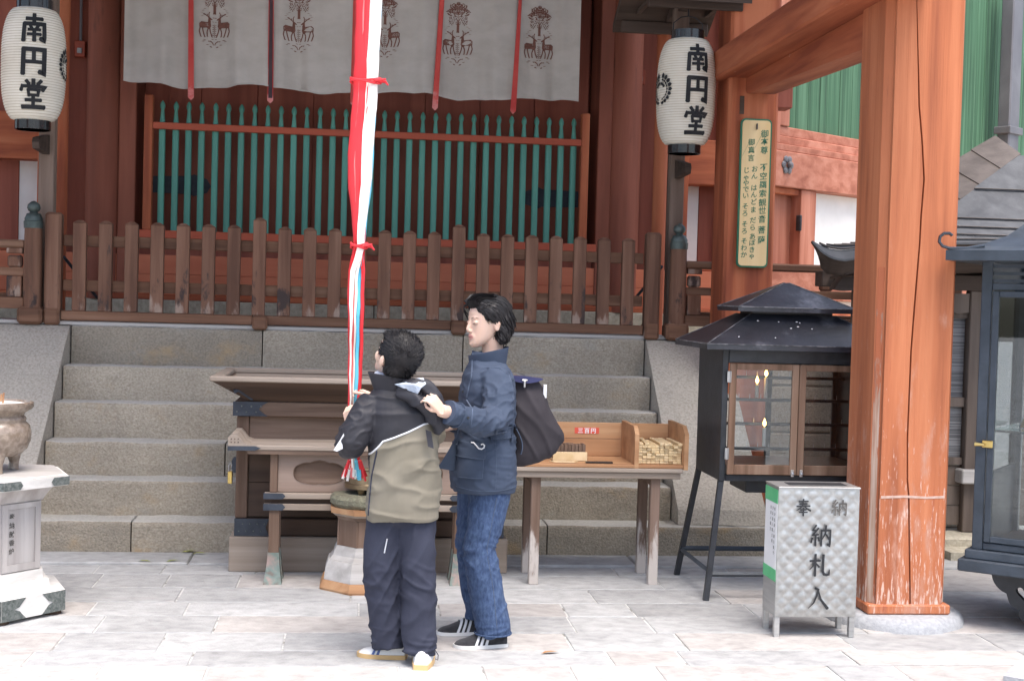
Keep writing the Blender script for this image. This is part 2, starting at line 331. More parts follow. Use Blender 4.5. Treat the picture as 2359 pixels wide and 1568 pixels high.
M['redbox'] = mat('alarm_box_red', [(0.28, 0.055, 0.03), (0.34, 0.08, 0.04)], rough=0.5)
M['greybtn'] = mat('grey_button', [(0.28, 0.28, 0.28), (0.34, 0.34, 0.34)], rough=0.5, bump=0)
M['redlabel'] = mat('red_label', [(0.72, 0.10, 0.06), (0.78, 0.14, 0.09)], rough=0.5, bump=0)
M['mesh'] = mat('grey_wire_screen', [(0.10, 0.10, 0.105), (0.22, 0.22, 0.225)], sc=(2, 2, 160), rough=0.6, lo=0.42, hi=0.58, detail=1)
def glass():
    m = bpy.data.materials.new('cabinet_glass'); m.use_nodes = True; nt = m.node_tree; N = nt.nodes; L = nt.links.new
    N.remove(N['Principled BSDF'])
    g = N.new('ShaderNodeBsdfGlossy'); g.inputs['Roughness'].default_value = 0.015; g.inputs[0].default_value = (0.95, 0.97, 0.97, 1)
    t = N.new('ShaderNodeBsdfTransparent'); t.inputs[0].default_value = (0.86, 0.88, 0.88, 1)
    fr = N.new('ShaderNodeFresnel'); fr.inputs[0].default_value = 1.6
    mx = N.new('ShaderNodeMixShader'); L(fr.outputs[0], mx.inputs[0]); L(t.outputs[0], mx.inputs[1]); L(g.outputs[0], mx.inputs[2]); L(mx.outputs[0], N['Material Output'].inputs[0])
    return m
M['glass'] = glass()
def ropecol(n, c): return mat(n, [c, tuple(min(1, x * 1.12) for x in c)], sc=(20, 20, 2), rough=0.75, bump=0.2, bsc=1.0, bst=(120, 120, 8), bdist=0.003, var=0.04)
M['rope_red'] = ropecol('red_cloth_strip', (0.66, 0.035, 0.045)); M['rope_pink'] = ropecol('faded_red_strip', (0.78, 0.20, 0.20))
M['rope_white'] = ropecol('white_cloth_strip', (0.80, 0.77, 0.72)); M['rope_blue'] = ropecol('blue_cloth_strip', (0.13, 0.50, 0.66))

# ------------------------------------------------------------------ lettering: brush strokes on a 100 x 100 square
GL = {
 '南': ['22,81 79,82;10', '50,97 49,64;11', '17,63 15,4;11', '16,63 84,64 83,9 70,13;11', '37,56 42,47;8', '63,57 57,47;8', '31,43 69,44;8', '29,27 71,28;8', '50,44 50,5;10'],
 '円': ['17,88 15,4;12', '16,88 84,88 83,8 68,13;12', '50,87 50,47;10', '18,46 82,46;10'],
 '堂': ['50,98 50,82;10', '27,94 36,82;9', '75,95 64,82;9', '15,78 9,61;9', '13,75 89,75 80,62;9', '33,64 36,43;8', '33,64 68,64 65,44;8', '36,46 66,46;7', '24,29 77,30;9', '50,45 50,8;10', '9,6 92,7;11'],
 '奉': ['22,84 78,86;8', '27,70 72,72;8', '10,56 90,58;8', '50,98 44,62 30,44 8,30;8,8,7,3', '56,57 72,42 94,30;6,8,10', '32,35 68,36;7', '26,20 74,21;7', '50,46 50,0;9'],
 '納': ['27,97 12,76 28,72;7', '38,84 10,52 38,56;7', '25,54 25,6;8', '10,40 5,20;7', '36,44 42,28;7', '52,74 51,6;8', '51,74 92,75 91,7 80,12;8', '71,96 70,62 56,36;8,7,3', '70,60 86,38;5,9'],
 '札': ['6,68 52,70;8', '30,97 30,2;9', '29,66 18,44 5,30;8,6,3', '33,58 48,42;5,8', '66,95 65,24 70,10 82,6 94,9 95,30;10,10,10,10,9,3'],
 '入': ['36,94 50,88 44,60 30,28 6,4;9,9,8,6,2', '50,84 62,44 94,4;5,9,12'],
}
def stroke_polys(ch, bold=1.0, step=7.0):
    """-> list of (vertices, quads) in the unit square, one strip per brush stroke"""
    out = []
    for s in GL[ch]:
        a, w = s.split(';'); pts = [Vector(tuple(float(t) for t in p.split(','))) for p in a.split()]
        ws = [float(x) for x in w.split(',')]; ws = ws if len(ws) == len(pts) else [ws[0]] * len(pts)
        P = []; Wd = []
        for i in range(len(pts) - 1):
            d = (pts[i + 1] - pts[i]).length; n = max(1, int(d / step))
            for k in range(n):
                t = k / n; P.append(pts[i].lerp(pts[i + 1], t)); Wd.append((ws[i] + (ws[i + 1] - ws[i]) * t))
        P.append(pts[-1]); Wd.append(ws[-1])
        d0 = (P[1] - P[0]).normalized(); d1 = (P[-1] - P[-2]).normalized()
        P[0] = P[0] - d0 * Wd[0] * .35; P.append(P[-1] + d1 * Wd[-1] * .4); Wd[0] *= .95; Wd.append(Wd[-1] * .55); Wd[-2] *= 1.12; Wd.insert(1, Wd[0] * 1.12); P.insert(1, P[0] + d0 * Wd[0] * .5)
        L = []; Rr = []
        for i in range(len(P)):
            t = (P[min(i + 1, len(P) - 1)] - P[max(i - 1, 0)]).normalized(); nrm = Vector((-t.y, t.x)); q = 1.0
            if 0 < i < len(P) - 1:
                q = 1 / max(0.6, abs((P[i] - P[i - 1]).normalized().dot(t)))
            L.append((P[i] + nrm * Wd[i] * bold * .5 * q) / 100); Rr.append((P[i] - nrm * Wd[i] * bold * .5 * q) / 100)
        n = len(P); out.append((L + Rr, [(i, i + 1, n + i + 1, n + i) for i in range(n - 1)]))
    return out
def write(mb, ch, fn, bold=1.0, m=0):
    for k, (vs, fs) in enumerate(stroke_polys(ch, bold)):
        mb.add([fn(p.x, p.y, k) for p in vs], fs, m)
def font_text(txt, bold=0.0):
    """outline lettering as flat triangles, unit em"""
    c = bpy.data.curves.new('lettering', 'FONT'); c.body = txt; c.offset = bold; c.resolution_u = 2; c.align_x = 'CENTER'
    o = bpy.data.objects.new('lettering', c); COL.objects.link(o)
    me = bpy.data.meshes.new_from_object(o.evaluated_get(bpy.context.evaluated_depsgraph_get()))
    r = ([v.co.copy() for v in me.vertices], [tuple(p.vertices) for p in me.polygons])
    bpy.data.objects.remove(o); bpy.data.curves.remove(c); bpy.data.meshes.remove(me)
    return r

# ------------------------------------------------------------------ ground, paving, kerb
g = MB(); g.add([(-60, -60, -.003), (60, -60, -.003), (60, 60, -.003), (-60, 60, -.003)], [(0, 1, 2, 3)])
obj('ground', g, M['mortar'], kind='structure')
pav = bpy.data.objects.new('pavement', None); COL.objects.link(pav); pav['kind'] = 'structure'
rr = random.Random(3); y = -.335; row = 0
while y > -4.3:
    d = rr.uniform(.22, .36); x = -1.3 + rr.uniform(-.3, .1)
    while x < 6.9:
        w = rr.choice((rr.uniform(.3, .45), rr.uniform(.5, .8), rr.uniform(.7, 1.05))); b = MB(); t = rr.uniform(-.0005, .003)
        b.box(x + .004, x + w - .004, y - d + .004, y - .004, -.05, t, c=.003, jit=.0012)
        obj('paving_stone', b, M['pave2'] if rr.random() < .35 else M['pave'], pav); x += w
    y -= d; row += 1
x = -1.4
while x < 6.9:
    w = rr.uniform(.9, 1.5); b = MB(); b.box(x + .004, x + w - .004, -.33, -.004, -.05, .012, c=.008, jit=.002); obj('kerb_stone', b, M['pave'], pav); x += w

# ------------------------------------------------------------------ stone stair, side stones, podium
st = thing('stone_staircase', 'wide grey granite stairs of six steps rising to the fenced hall platform', 'stairs', (1.93, .6, 0))
TOP = [.186, .393, .597, .819, 1.037, 1.288]
JO = [[-.45, .6, 1.75, 3.05, 4.45], [0, 2.2, 3.86], [0, 1.085, 2.6, 3.86], [0, 2.0, 3.86], [0, 1.52, 3.0, 3.86], [0, 1.25, 2.6, 3.86]]
def stone(x0, x1, y0, y1, z0, z1, amp=.009, nx=14, nz=4):
    """rough-hewn block: dressed grid with uneven face and worn edge"""
    b = MB(); o = rr.uniform(0, 99)
    def P(u, v):        # v runs up the face, round the nose and back along the tread
        x = x0 + (x1 - x0) * u
        if v < .6: yy, zz = y0, z0 + (z1 - z0 - .018) * v / .6
        elif v < .72: t = (v - .6) / .12 * math.pi / 2; yy, zz = y0 + .018 * (1 - math.cos(t)), z1 - .018 + .018 * math.sin(t)
        else: yy, zz = y0 + .018 + (y1 - y0 - .018) * (v - .72) / .28, z1
        n1 = noise.noise((x * 5 + o, zz * 7, yy * 7)); n2 = noise.noise((x * 17 + o, zz * 21, yy * 21 + 5))
        e = .4 if u in (0, 1) else 1
        return (x, yy - e * amp * (n1 + .6 * n2), zz + e * amp * .6 * (n1 - n2) * (v > .5))
    nu = max(4, int((x1 - x0) * nx)); b.grid(P, nu, 25)
    b.add([(x0, y0 + .01, z0), (x0, y0 + .01, z1 - .012), (x0, y1, z1 - .012), (x0, y1, z0)], [(0, 1, 2, 3)])
    b.add([(x1, y0 + .01, z0), (x1, y0 + .01, z1 - .012), (x1, y1, z1 - .012), (x1, y1, z0)], [(0, 1, 2, 3)])
    return b
for k in range(6):
    z0 = 0 if k == 0 else TOP[k - 1] - .004
    for a, c in zip(JO[k], JO[k][1:]):
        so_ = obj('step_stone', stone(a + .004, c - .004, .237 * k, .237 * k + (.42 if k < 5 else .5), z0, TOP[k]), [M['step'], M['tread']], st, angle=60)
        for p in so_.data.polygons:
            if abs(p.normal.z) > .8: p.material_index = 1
def cheek(x0, x1, lab):
    pr = [(.05, .19), (.05, .27), (1.16, 1.285), (1.45, 1.285), (1.45, .19)]
    b = MB(); o = rr.uniform(0, 50); N = 26; K = 10
    def P(u, v):
        t = u * 3; i = min(2, int(t)); f = t - i; seg = [(.05, .19), (.07, .285), (1.17, 1.285), (1.45, 1.285)]
        yy = seg[i][0] + (seg[i + 1][0] - seg[i][0]) * f; zz = seg[i][1] + (seg[i + 1][1] - seg[i][1]) * f
        n = noise.noise((v * 4 + o, yy * 9, zz * 9)); return (x0 + (x1 - x0) * v, yy - .004 * n, zz + .004 * n)
    b.grid(P, 48, K)
    for xx in (x0, x1): b.add([(xx, .05, .19), (xx, .07, .283), (xx, 1.17, 1.283), (xx, 1.45, 1.283), (xx, 1.45, .19)], [(0, 1, 2, 3, 4)])
    return tag(obj('stair_side_stone', b, M['cheek'], angle=50), lab, 'side stone', 'sloping stones beside the stairs')
cheek(-.62, -.006, 'sloping pale granite side stone left of the stairs behind the incense burner')
cheek(3.866, 4.42, 'sloping grey granite side stone right of the stairs behind the black candle cabinet')
pod = thing('stone_podium', 'raised stone platform carrying the red hall and the brown fence', 'platform', (2, 3.5, 0))
b = MB(); b.box(-4, 8.5, 1.56, 6.5, 0, 1.282); obj('platform_core', b, M['base'], pod)
for (xa, xb) in ((-2.6, -.63), (4.43, 6.6)):
    z = 0
    for h in (.33, .33, .33, .293):
        x = xa
        while x < xb - .05:
            w = min(rr.uniform(.6, 1.0), xb - x); b = MB(); b.box(x + .004, x + w - .004, 1.19, 1.54, z + .003, z + h - .003, c=.012, jit=.004); obj('podium_stone', b, M['step'], pod); x += w
        z += h
b = MB(); b.box(-2.6, 6.6, 1.203, 1.62, 1.290, 1.316, c=.004); obj('edge_board', b, M['greywood'], pod)

# ------------------------------------------------------------------ the hall
hall = thing('temple_hall', 'vermilion octagonal temple hall with dark red doors above the stone stairs', 'temple', (2, 3.6, 1.288))
H = lambda n, m, *a, **k: one(n, M[m], hall, *a, **k)
x = -2.6
while x < 4.8:
    w = rr.uniform(.8, 1.3); H('sill_stone', 'base', x + .003, min(4.9, x + w) - .003, 2.36, 2.7, 1.282, 1.462, c=.008, jit=.002); x += w
H('trim', 'verm_x', -2.6, 4.92, 2.37, 2.7, 1.463, 1.503, c=.004)
for z0, z1 in ((1.504, 1.655), (1.656, 1.80)):
    for xa, xb in ((-2.6, .9), (.902, 2.7), (2.702, 4.93)): H('kneewall_board', 'kneewall', xa, xb, 2.41, 2.5, z0, z1, c=.003)
H('dark_recess', 'reddoor_z', -.1, 3.95, 2.55, 2.7, 1.80, 1.93)
H('sill_beam', 'lat_red', .19, 3.70, 2.36, 2.62, 1.925, 1.983, c=.004)
for i in range(2):
    dr = MB(); xs = (.2, 1.93, 3.68); xa, xb = xs[i] + .003, xs[i + 1] - .003
    d = H('door', 'reddoor_z', xa, xb, 2.80, 2.86, 1.93, 4.2)
    n = 4; w = (xb - xa) / n
    for k in range(n): one('plank', M['reddoor_z'], d, xa + k * w + .002, xa + (k + 1) * w - .002, 2.765, 2.80, 1.93, 4.2, c=.003)
    s = 1 if i == 0 else -1; e = .23 if i == 0 else 3.65
    hp = [(e, 2.29), (e + s * .33, 2.285), (e + s * .36, 2.27), (e + s * .46, 2.30), (e + s * .49, 2.35), (e + s * .46, 2.405), (e + s * .36, 2.44), (e + s * .33, 2.425), (e, 2.415)]
    b = MB(); b.prism(hp, 'y', 2.752, 2.767); sp = obj('hinge_strap', b, M['strap'], d)
    b = MB()
    for k in range(6): b.ball((e + s * (.05 + .075 * k), 2.752, 2.32 + .06 * (k % 2)), (.009, .006, .009), n=8)
    obj('strap_nails', b, M['strap'], d)
for xc, s in ((-.045, -1), (3.92, 1)):
    b = MB(); b.lathe([(.128, 1.46), (.128, 4.6)], (xc, 2.47, 0), 40); obj('column', b, M['column'], hall)
    a = (.075, .20) if s < 0 else (3.70, 3.81)
    H('door_jamb', 'column', a[0], a[1], 2.40, 2.85, 1.46, 4.6, c=.006)
    if s < 0: H('dark_side_panel', 'reddoor_z', -.42, -.12, 2.62, 2.7, 1.46, 4.6)
    else: H('dark_side_panel', 'reddoor_z', 3.98, 4.3, 2.62, 2.7, 1.46, 4.6)
    px = -.24 if s < 0 else 4.088
    b = MB(); b.lathe([(.052, 1.29), (.052, 4.6)], (px, 1.9, 0), 20); obj('slender_post', b, M['verm_z'], hall)
H('lintel', 'lat_red', -.1, 3.95, 2.40, 2.6, 4.0, 4.3, c=.01)
H('upper_wall', 'plaster', -2.6, 4.85, 2.72, 2.8, 4.2, 5.2); H('inner_wall', 'reddoor_z', -2.7, 4.9, 2.95, 3.05, 1.29, 5.2)
# side bays
def bay(x0, x1, wh, lab):
    lo, hi = min(x0, x1), max(x0, x1)
    H('bay_beam', 'verm_x', lo, hi, 2.42, 2.62, 2.48, 2.83, c=.006)
    H('bay_lower_beam', 'verm_x', lo, hi, 2.46, 2.62, 1.805, 1.83, c=.003)
    H('plaster_strip', 'plaster', wh[0], wh[1], 2.60, 2.66, 1.8, 4.5)
    q = (wh[1], hi) if wh[1] < hi - .05 and x1 > 0 else (lo, wh[0])
    n = max(1, int((q[1] - q[0]) / .3)); w = (q[1] - q[0]) / n
    for k in range(n): H('bay_door_board', 'reddoor_z', q[0] + k * w + .002, q[0] + (k + 1) * w - .002, 2.59, 2.65, 1.8, 4.5, c=.003)
bay(4.36, 4.86, (4.44, 4.56), '')
bay(-.45, -2.6, (-.685, -.50), '')
H('bay_jamb', 'verm_z', 4.36, 4.425, 2.40, 2.62, 1.46, 4.5, c=.004)
H('bay_jamb', 'verm_z', -.51, -.45, 2.40, 2.62, 1.46, 4.5, c=.004)
H('corner_column', 'verm_z', 4.72, 4.95, 2.42, 2.66, 1.46, 4.6, c=.05)
# the next face of the octagon, turned away to the right
FA = R(36.5); FM = Matrix.Translation((4.85, 2.4, 0)) @ Matrix.Rotation(FA, 4, 'Z')
def F(n, m, t0, t1, d0, d1, z0, z1, c=.006, parent=None):     # t along the face, d into the hall
    b = MB(); b.box(t0, t1, d0, d1, z0, z1, c=c, M=FM); return obj(n, b, M[m], parent or hall)
F('face_beam', 'verm_pale', .05, 6.5, -.03, .25, 2.513, 2.80); F('face_beam_cap', 'verm_pale', .05, 6.5, -.012, .25, 2.803, 2.86)
F('frame_rail', 'verm_pale', .5, 3.2, .02, .2, 2.862, 2.93); F('frame_rail', 'verm_pale', .5, 3.2, .045, .2, 2.932, 3.012)
F('frame_rail', 'verm_pale', 3.2, 6.5, .02, .2, 2.862, 2.93); F('frame_rail', 'verm_pale', 3.2, 6.5, .045, .2, 2.932, 3.012)
for t in (.49, 2.95, 3.17): F('frame_upright', 'verm_palez', t, t + .16, .03, .2, 3.014 if t > .4 else 2.9, 4.6)
F('frame_upright', 'verm_palez', .22, .488, .0, .2, 2.862, 4.6)
rg = random.Random(5)
for (t0, t1) in ((.652, 2.948), (3.332, 6.5)):
    t = t0
    while t < t1 - .02:
        w = min(rg.uniform(.10, .19), t1 - t); F('green_board', 'board_green', t + .0015, t + w - .0015, .085 + rg.uniform(0, .006), .13, 3.0, 4.8, c=.003); t += w
F('upper_plaster', 'plaster', .1, 6.5, .14, .2, 4.3, 5.4)
F('lower_beam', 'verm_pale', .05, 6.5, -.01, .2, 1.60, 1.85); F('foot_trim', 'verm_x', .05, 6.5, .0, .2, 1.47, 1.53); F('low_plaster', 'plaster', .05, 6.5, .05, .2, 1.28, 1.60, c=.002)
F('door_leaf', 'verm_palez', .05, .42, .10, .15, 1.85, 2.513, c=.003); F('door_leaf', 'verm_palez', .424, .80, .10, .15, 1.85, 2.513, c=.003)
F('door_jamb', 'verm_palez', .80, 1.01, -.005, .2, 1.852, 2.511)
F('white_wall', 'plaster', 1.012, 6.5, .10, .2, 1.852, 2.511, c=.002)
F('door_track', 'verm_x', .05, .8, .02, .098, 2.46, 2.512)
b = MB(); b.box(.775, .798, -.02, .03, 2.17, 2.30, c=.006, M=FM); obj('hinge_cover', b, M['iron'], hall)
b = MB(); b.box(.5, .55, .085, .1, 2.11, 2.17, c=.003, M=FM); obj('door_pull', b, M['strap'], hall)
def nailcover(t):
    b = MB(); C0 = FM @ Vector((t, -.03, 2.69))
    for k in range(6):
        a = k * math.pi / 3; b.ball(FM @ Vector((t + .05 * math.cos(a), -.035, 2.69 + .05 * math.sin(a))), (.03, .012, .03), M=FM.to_3x3(), n=10)
    b.ball(FM @ Vector((t, -.06, 2.69)), .026, n=10); obj('nail_cover', b, M['pipe'], hall)
nailcover(.55); nailcover(3.42)
# eaves over the walls, out of view: built for shade, left off the right face
b = MB(); b.prism([(-.2, 5.35), (-.2, 5.5), (6, 7.2), (6, 5.6), (2.9, 5.6)], 'x', -5, 5.1); obj('eaves', b, M['dkwood'], hall)
dp = thing('downpipe', 'grey square rain downpipe strapped to the green wall at right', 'downpipe', FM @ Vector((4.0, -.1, 2.5)))
b = MB(); b.box(3.93, 4.13, -.17, -.04, 2.5, 4.75, c=.012, M=FM); obj('pipe', b, M['pipe'], dp)
b = MB(); b.box(3.90, 4.16, -.195, -.02, 3.28, 3.35, c=.006, M=FM); obj('clamp', b, M['pipe'], dp)
# alarm boxes with conduits
for xc, zc, lab in ((-.252, 3.335, 'small red alarm box with grey button beside the left lantern'), (4.05, 3.32, 'small red alarm box with grey button beside the right lantern')):
    a = thing('alarm_box', lab, 'alarm box', (xc, 2.6, zc - .06), 'alarm boxes on the hall wall')
    b = MB(); b.box(xc - .04, xc + .04, 2.56, 2.62, zc - .06, zc + .06, c=.006); obj('case', b, M['redbox'], a)
    b = MB(); b.box(xc - .018, xc + .018, 2.545, 2.56, zc - .035, zc + .005, c=.004); obj('button', b, M['greybtn'], a)
    b = MB(); b.tube([(xc, 2.59, zc + .06), (xc, 2.59, 4.3)], .011, 8); obj('conduit', b, M['pipe'], a)

# ------------------------------------------------------------------ lattice in front of the doors
la = thing('lattice_grille', 'lattice screen of green pointed bars in a red frame before the doors', 'lattice', (1.95, 2.4, 1.98))
for xa in (.262, 3.565): one('frame_post', M['verm_z'], la, xa, xa + .062, 2.37, 2.45, 1.984, 2.99, c=.005)
one('top_rail', M['lat_red'], la, .325, 3.564, 2.372, 2.412, 2.738, 2.788, c=.004)
prof = [(.0232, 1.984), (.0232, 2.735), (.019, 2.80), (.0115, 2.888), (.017, 2.903), (.0185, 2.92), (.013, 2.942), (.003, 2.956)]
def sq(r, xk, z, n=16):
    o = []
    for k in range(n):
        a = 2 * math.pi * (k + .5) / n; c, s = math.cos(a), math.sin(a); f = min(1 / max(abs(c), abs(s)), 1.25) if z < 2.85 else 1.08
        o.append((xk + r * c * f, 2.43 + r * s * f, z))
    return o
bar0 = None
for k in range(33):
    xk = .388 + k * (3.512 - .388) / 32
    if bar0 is None:
        b = MB(); b.loft([sq(r, xk, z) for r, z in prof]); bar0 = obj('bar', b, M['green'], la, loc=(xk, 2.43, 1.984), angle=50)
    else: share(bar0, 'bar', la, (xk + rr.uniform(-.0025, .0025), 2.43 + rr.uniform(-.002, .002), 1.984 - rr.uniform(0, .004)))

# ------------------------------------------------------------------ brown picket fence on the platform edge
fe = thing('picket_fence', 'low brown weathered picket fence closing the top of the stone stairs', 'fence', (1.9, 1.25, 1.288))
def picket(w, h, dp=.05):
    b = MB(); z0 = 1.385
    b.box(-w / 2, w / 2, -dp / 2, dp / 2, 0, h - .018, c=.004)
    b.add([(-w / 2, -dp / 2, h - .018), (w / 2, -dp / 2, h - .018), (w / 2, dp / 2, h - .018), (-w / 2, dp / 2, h - .018), (-w * .15, -dp * .1, h), (w * .15, -dp * .1, h), (w * .15, dp * .1, h), (-w * .15, dp * .1, h)],
          [(0, 1, 5, 4), (1, 2, 6, 5), (2, 3, 7, 6), (3, 0, 4, 7), (4, 5, 6, 7)])
    return b
p0 = None; tl = None
for k in range(-1, 24):
    xk = .042 + .1678 * k * .9985 + .0 if k >= 0 else -.126
    if k == -1 or k == 23:
        b = MB(); xk = -.126 if k < 0 else 3.905; b.box(xk - .052, xk + .052, 1.17, 1.275, 1.288, 2.03, c=.016); obj('end_post', b, M['fence'], fe); continue
    if k == 22: xk = 3.732
    big = k in (7, 15)
    if big:
        if tl is None: tl = picket(.086, .655); 
        b = MB(); b.add([(p[0] + xk, p[1] + 1.215, p[2] + 1.385) for p in tl.v], tl.f); obj('gate_post', b, M['fence'], fe)
    elif p0 is None:
        q = picket(.086, .6); b = MB(); b.add([(p[0] + xk, p[1] + 1.215, p[2] + 1.385) for p in q.v], q.f); p0 = obj('picket', b, M['fence'], fe, loc=(xk, 1.215, 1.385))
    else: share(p0, 'picket', fe, (xk, 1.215, 1.385))
xs = (-.07, 1.185, 2.52, 3.85)
for i in range(3):
    a, c = xs[i] + (.004 if i else 0), xs[i + 1] - .004
    one('upper_rail', M['fence_x'], fe, a, c, 1.242, 1.282, 1.812, 1.886, c=.004); one('lower_rail', M['fence_x'], fe, a, c, 1.242, 1.282, 1.515, 1.59, c=.004)
    one('sill', M['fence_x'], fe, a, c, 1.185, 1.30, 1.322, 1.384, c=.006)
for xk in (-.125, 1.23, 2.565, 3.905): one('foot_block', M['fence_x'], fe, xk - .05, xk + .05, 1.155, 1.33, 1.289, 1.386 if 0 < xk < 3 else 1.40, c=.014)
for xa, s in ((-.07, 1), (3.85, 1), ):
    pass
b = MB(); b.tube([(-.08, 1.30, 1.74), (.06, 1.75, 1.47), (.12, 1.8, 1.46)], .011, 6); obj('iron_stay', b, M['strap'], fe)
b = MB(); b.tube([(3.99, 1.30, 1.80), (3.88, 1.75, 1.55)], .011, 6); obj('iron_stay', b, M['strap'], fe)

# railings with bronze-capped posts on either side
def railing(s, xp, lab, x_end):
    t = thing('post_railing', lab, 'railing', (xp, 1.22, 1.288), 'railings beside the picket fence')
    b = MB(); b.lathe([(.058, 1.30), (.06, 1.6), (.056, 1.925)], (xp, 1.2, 0), 20); po = obj('post', b, M['fence'], t)
    b = MB(); b.lathe([(.061, 1.92), (.063, 1.965), (.057, 1.968), (.058, 1.985), (.05, 2.0), (.045, 2.015), (.028, 2.02), (.024, 2.028), (.036, 2.036), (.043, 2.052), (.039, 2.075), (.02, 2.093), (.003, 2.10)], (xp, 1.2, 0), 24); obj('finial', b, M['bronze'], t, angle=60)
    one('foot_block', M['fence_x'], t, xp - .085, xp + .075, 1.13, 1.30, 1.289, 1.405, c=.02)
    a, c = sorted((xp + s * .05, x_end))
    for n, z0, z1, y0, y1 in (('handrail', 1.787, 1.842, 1.175, 1.25), ('middle_rail', 1.605, 1.66, 1.185, 1.235), ('bottom_rail', 1.39, 1.465, 1.16, 1.27)): one(n, M['fence_x'], t, a, c, y0, y1, z0, z1, c=.012 if n == 'handrail' else .004)
    k = 0
    while True:
        xs_ = xp + s * (.115 + .95 * k)
        if abs(xs_ - xp) > abs(x_end - xp): break
        one('strut', M['fence'], t, xs_ - .048, xs_ + .048, 1.18, 1.24, 1.466, 1.604, c=.004); one('strut', M['fence'], t, xs_ - .045, xs_ + .045, 1.18, 1.24, 1.661, 1.74, c=.012); one('strut_cap', M['fence'], t, xs_ - .05, xs_ + .05, 1.175, 1.245, 1.752, 1.786, c=.004); k += 1
    one('bottom_slab', M['fence_x'], t, a, c, 1.28, 1.34, 1.40, 1.49, c=.006)
    return t
railing(-1, -.255, 'dark wooden railing with bronze-capped post left of the picket fence', -2.4)
railing(1, 4.085, 'dark wooden railing with bronze-capped post right of the picket fence', 6.4)

# ------------------------------------------------------------------ porch over the stairs: pillars, beams, roof
po = thing('porch', 'vermilion timber porch with a cracked square front pillar and heavy beams', 'porch', (2.0, -.8, 0))
b = MB(); b.box(4.39, 4.79, -1.735, -1.36, .062, 4.9, c=.034); fp = obj('front_pillar', b, M['pillar'], po)
CR = [(.06, 4.595), (.64, 4.568), (.72, 4.562), (.93, 4.555), (1.35, 4.558), (1.55, 4.566), (1.87, 4.575), (2.0, 4.583), (2.18, 4.592), (2.35, 4.575), (2.53, 4.55), (3.03, 4.52), (4.9, 4.50)]
CR = [(z, x + .0035 * math.sin(z * 31)) for z, x in CR]
L_ = [(4.424, .11)] + [(x - .0045 * (1 if z < 2.9 else .5), max(z, .11)) for z, x in CR] + [(4.424, 4.9)]
R_ = [(x + .0045 * (1 if z < 2.9 else .5), max(z, .11)) for z, x in CR] + [(4.757, 4.9), (4.757, .11)]
for pl in (L_, R_): b = MB(); b.prism(pl, 'y', -1.76, -1.737); obj('front_face', b, M['pillar'], fp, loc=(4.59, -1.75, 0.045))
b = MB(); b.box(4.38, 4.80, -1.772, -1.35, .063, .112, c=.008); obj('foot_band', b, M['pillar'], fp, loc=(4.59, -1.56, -.4))
b = MB(); b.prism([(4.43, .628), (4.55, .634), (4.66, .630), (4.752, .634), (4.752, .646), (4.66, .641), (4.55, .646), (4.43, .641)], 'y', -1.762, -1.755); obj('repair_joint', b, mat('bare_joint_wood', [(.50, .33, .26), (.60, .44, .37)], sc=(40, 40, 40)), fp)
b = MB(); b.lathe([(.35, -.03), (.345, .02), (.325, .048), (.30, .062), (.1, .0625)], (4.59, -1.56, 0), 28)
for i, p in enumerate(b.v): b.v[i] = (p[0] + .012 * noise.noise((p[0] * 9, p[1] * 9, 3)), p[1] + .012 * noise.noise((p[0] * 9, p[1] * 9, 7)), p[2])
obj('base_stone', b, M['basegrey'], po)
b = MB(); b.box(-.0165, .0165, -.003, .004, .112, 1.75, c=.002, M=Matrix.Translation((4.4072, -1.7185, 0)) @ Matrix.Rotation(R(-45), 4, 'Z')); obj('worn_edge', b, M['barewood'], fp)
b = MB(); b.box(4.30, 4.64, .80, 1.14, 0, 4.9, c=.018); bp = obj('rear_pillar', b, M['verm_z'], po)
b = MB(); b.box(4.372, 4.402, .796, .81, 2.815, 2.935); obj('mortise_slot', b, M['boxdark'], bp)
b = MB(); b.box(4.641, 4.76, .88, 1.04, 2.88, 3.03, c=.006); obj('tenon_end', b, M['reddoor_z'], bp)
one('upper_beam', M['verm_y'], po, 4.225, 4.56, -2.6, 1.0, 3.055, 3.25, c=.012)
b = MB(); b.prism([(.798, 3.052), (.798, 2.975), (.77, 2.95), (.72, 2.942), (-1.358, 2.868), (-1.358, 3.052)], 'x', 4.41, 4.58); obj('bracket_beam', b, M['verm_y'], po)
b = MB(); b.box(-1.30, -.95, -1.76, -1.36, .04, 4.9, c=.03); obj('front_pillar', b, M['verm_z'], po)
b = MB(); b.box(-1.35, -1.05, .8, 1.1, 0, 4.9, c=.02); obj('rear_pillar', b, M['verm_z'], po)
one('upper_beam', M['verm_y'], po, -1.3, -.96, -2.6, 1.0, 3.055, 3.25, c=.012)
one('cross_beam', M['verm_x'], po, -1.6, 5.1, -1.7, -1.42, 4.9, 5.1, c=.012); one('cross_beam', M['verm_x'], po, -1.6, 5.1, .82, 1.1, 4.9, 5.2, c=.012)
b = MB(); b.prism([(-2.1, 5.12), (-2.1, 5.24), (1.4, 6.4), (1.4, 6.28)], 'x', -1.9, 5.6); obj('roof', b, M['dkwood'], po)  # unseen roof, raised and its front edge set for the shade on the stairs

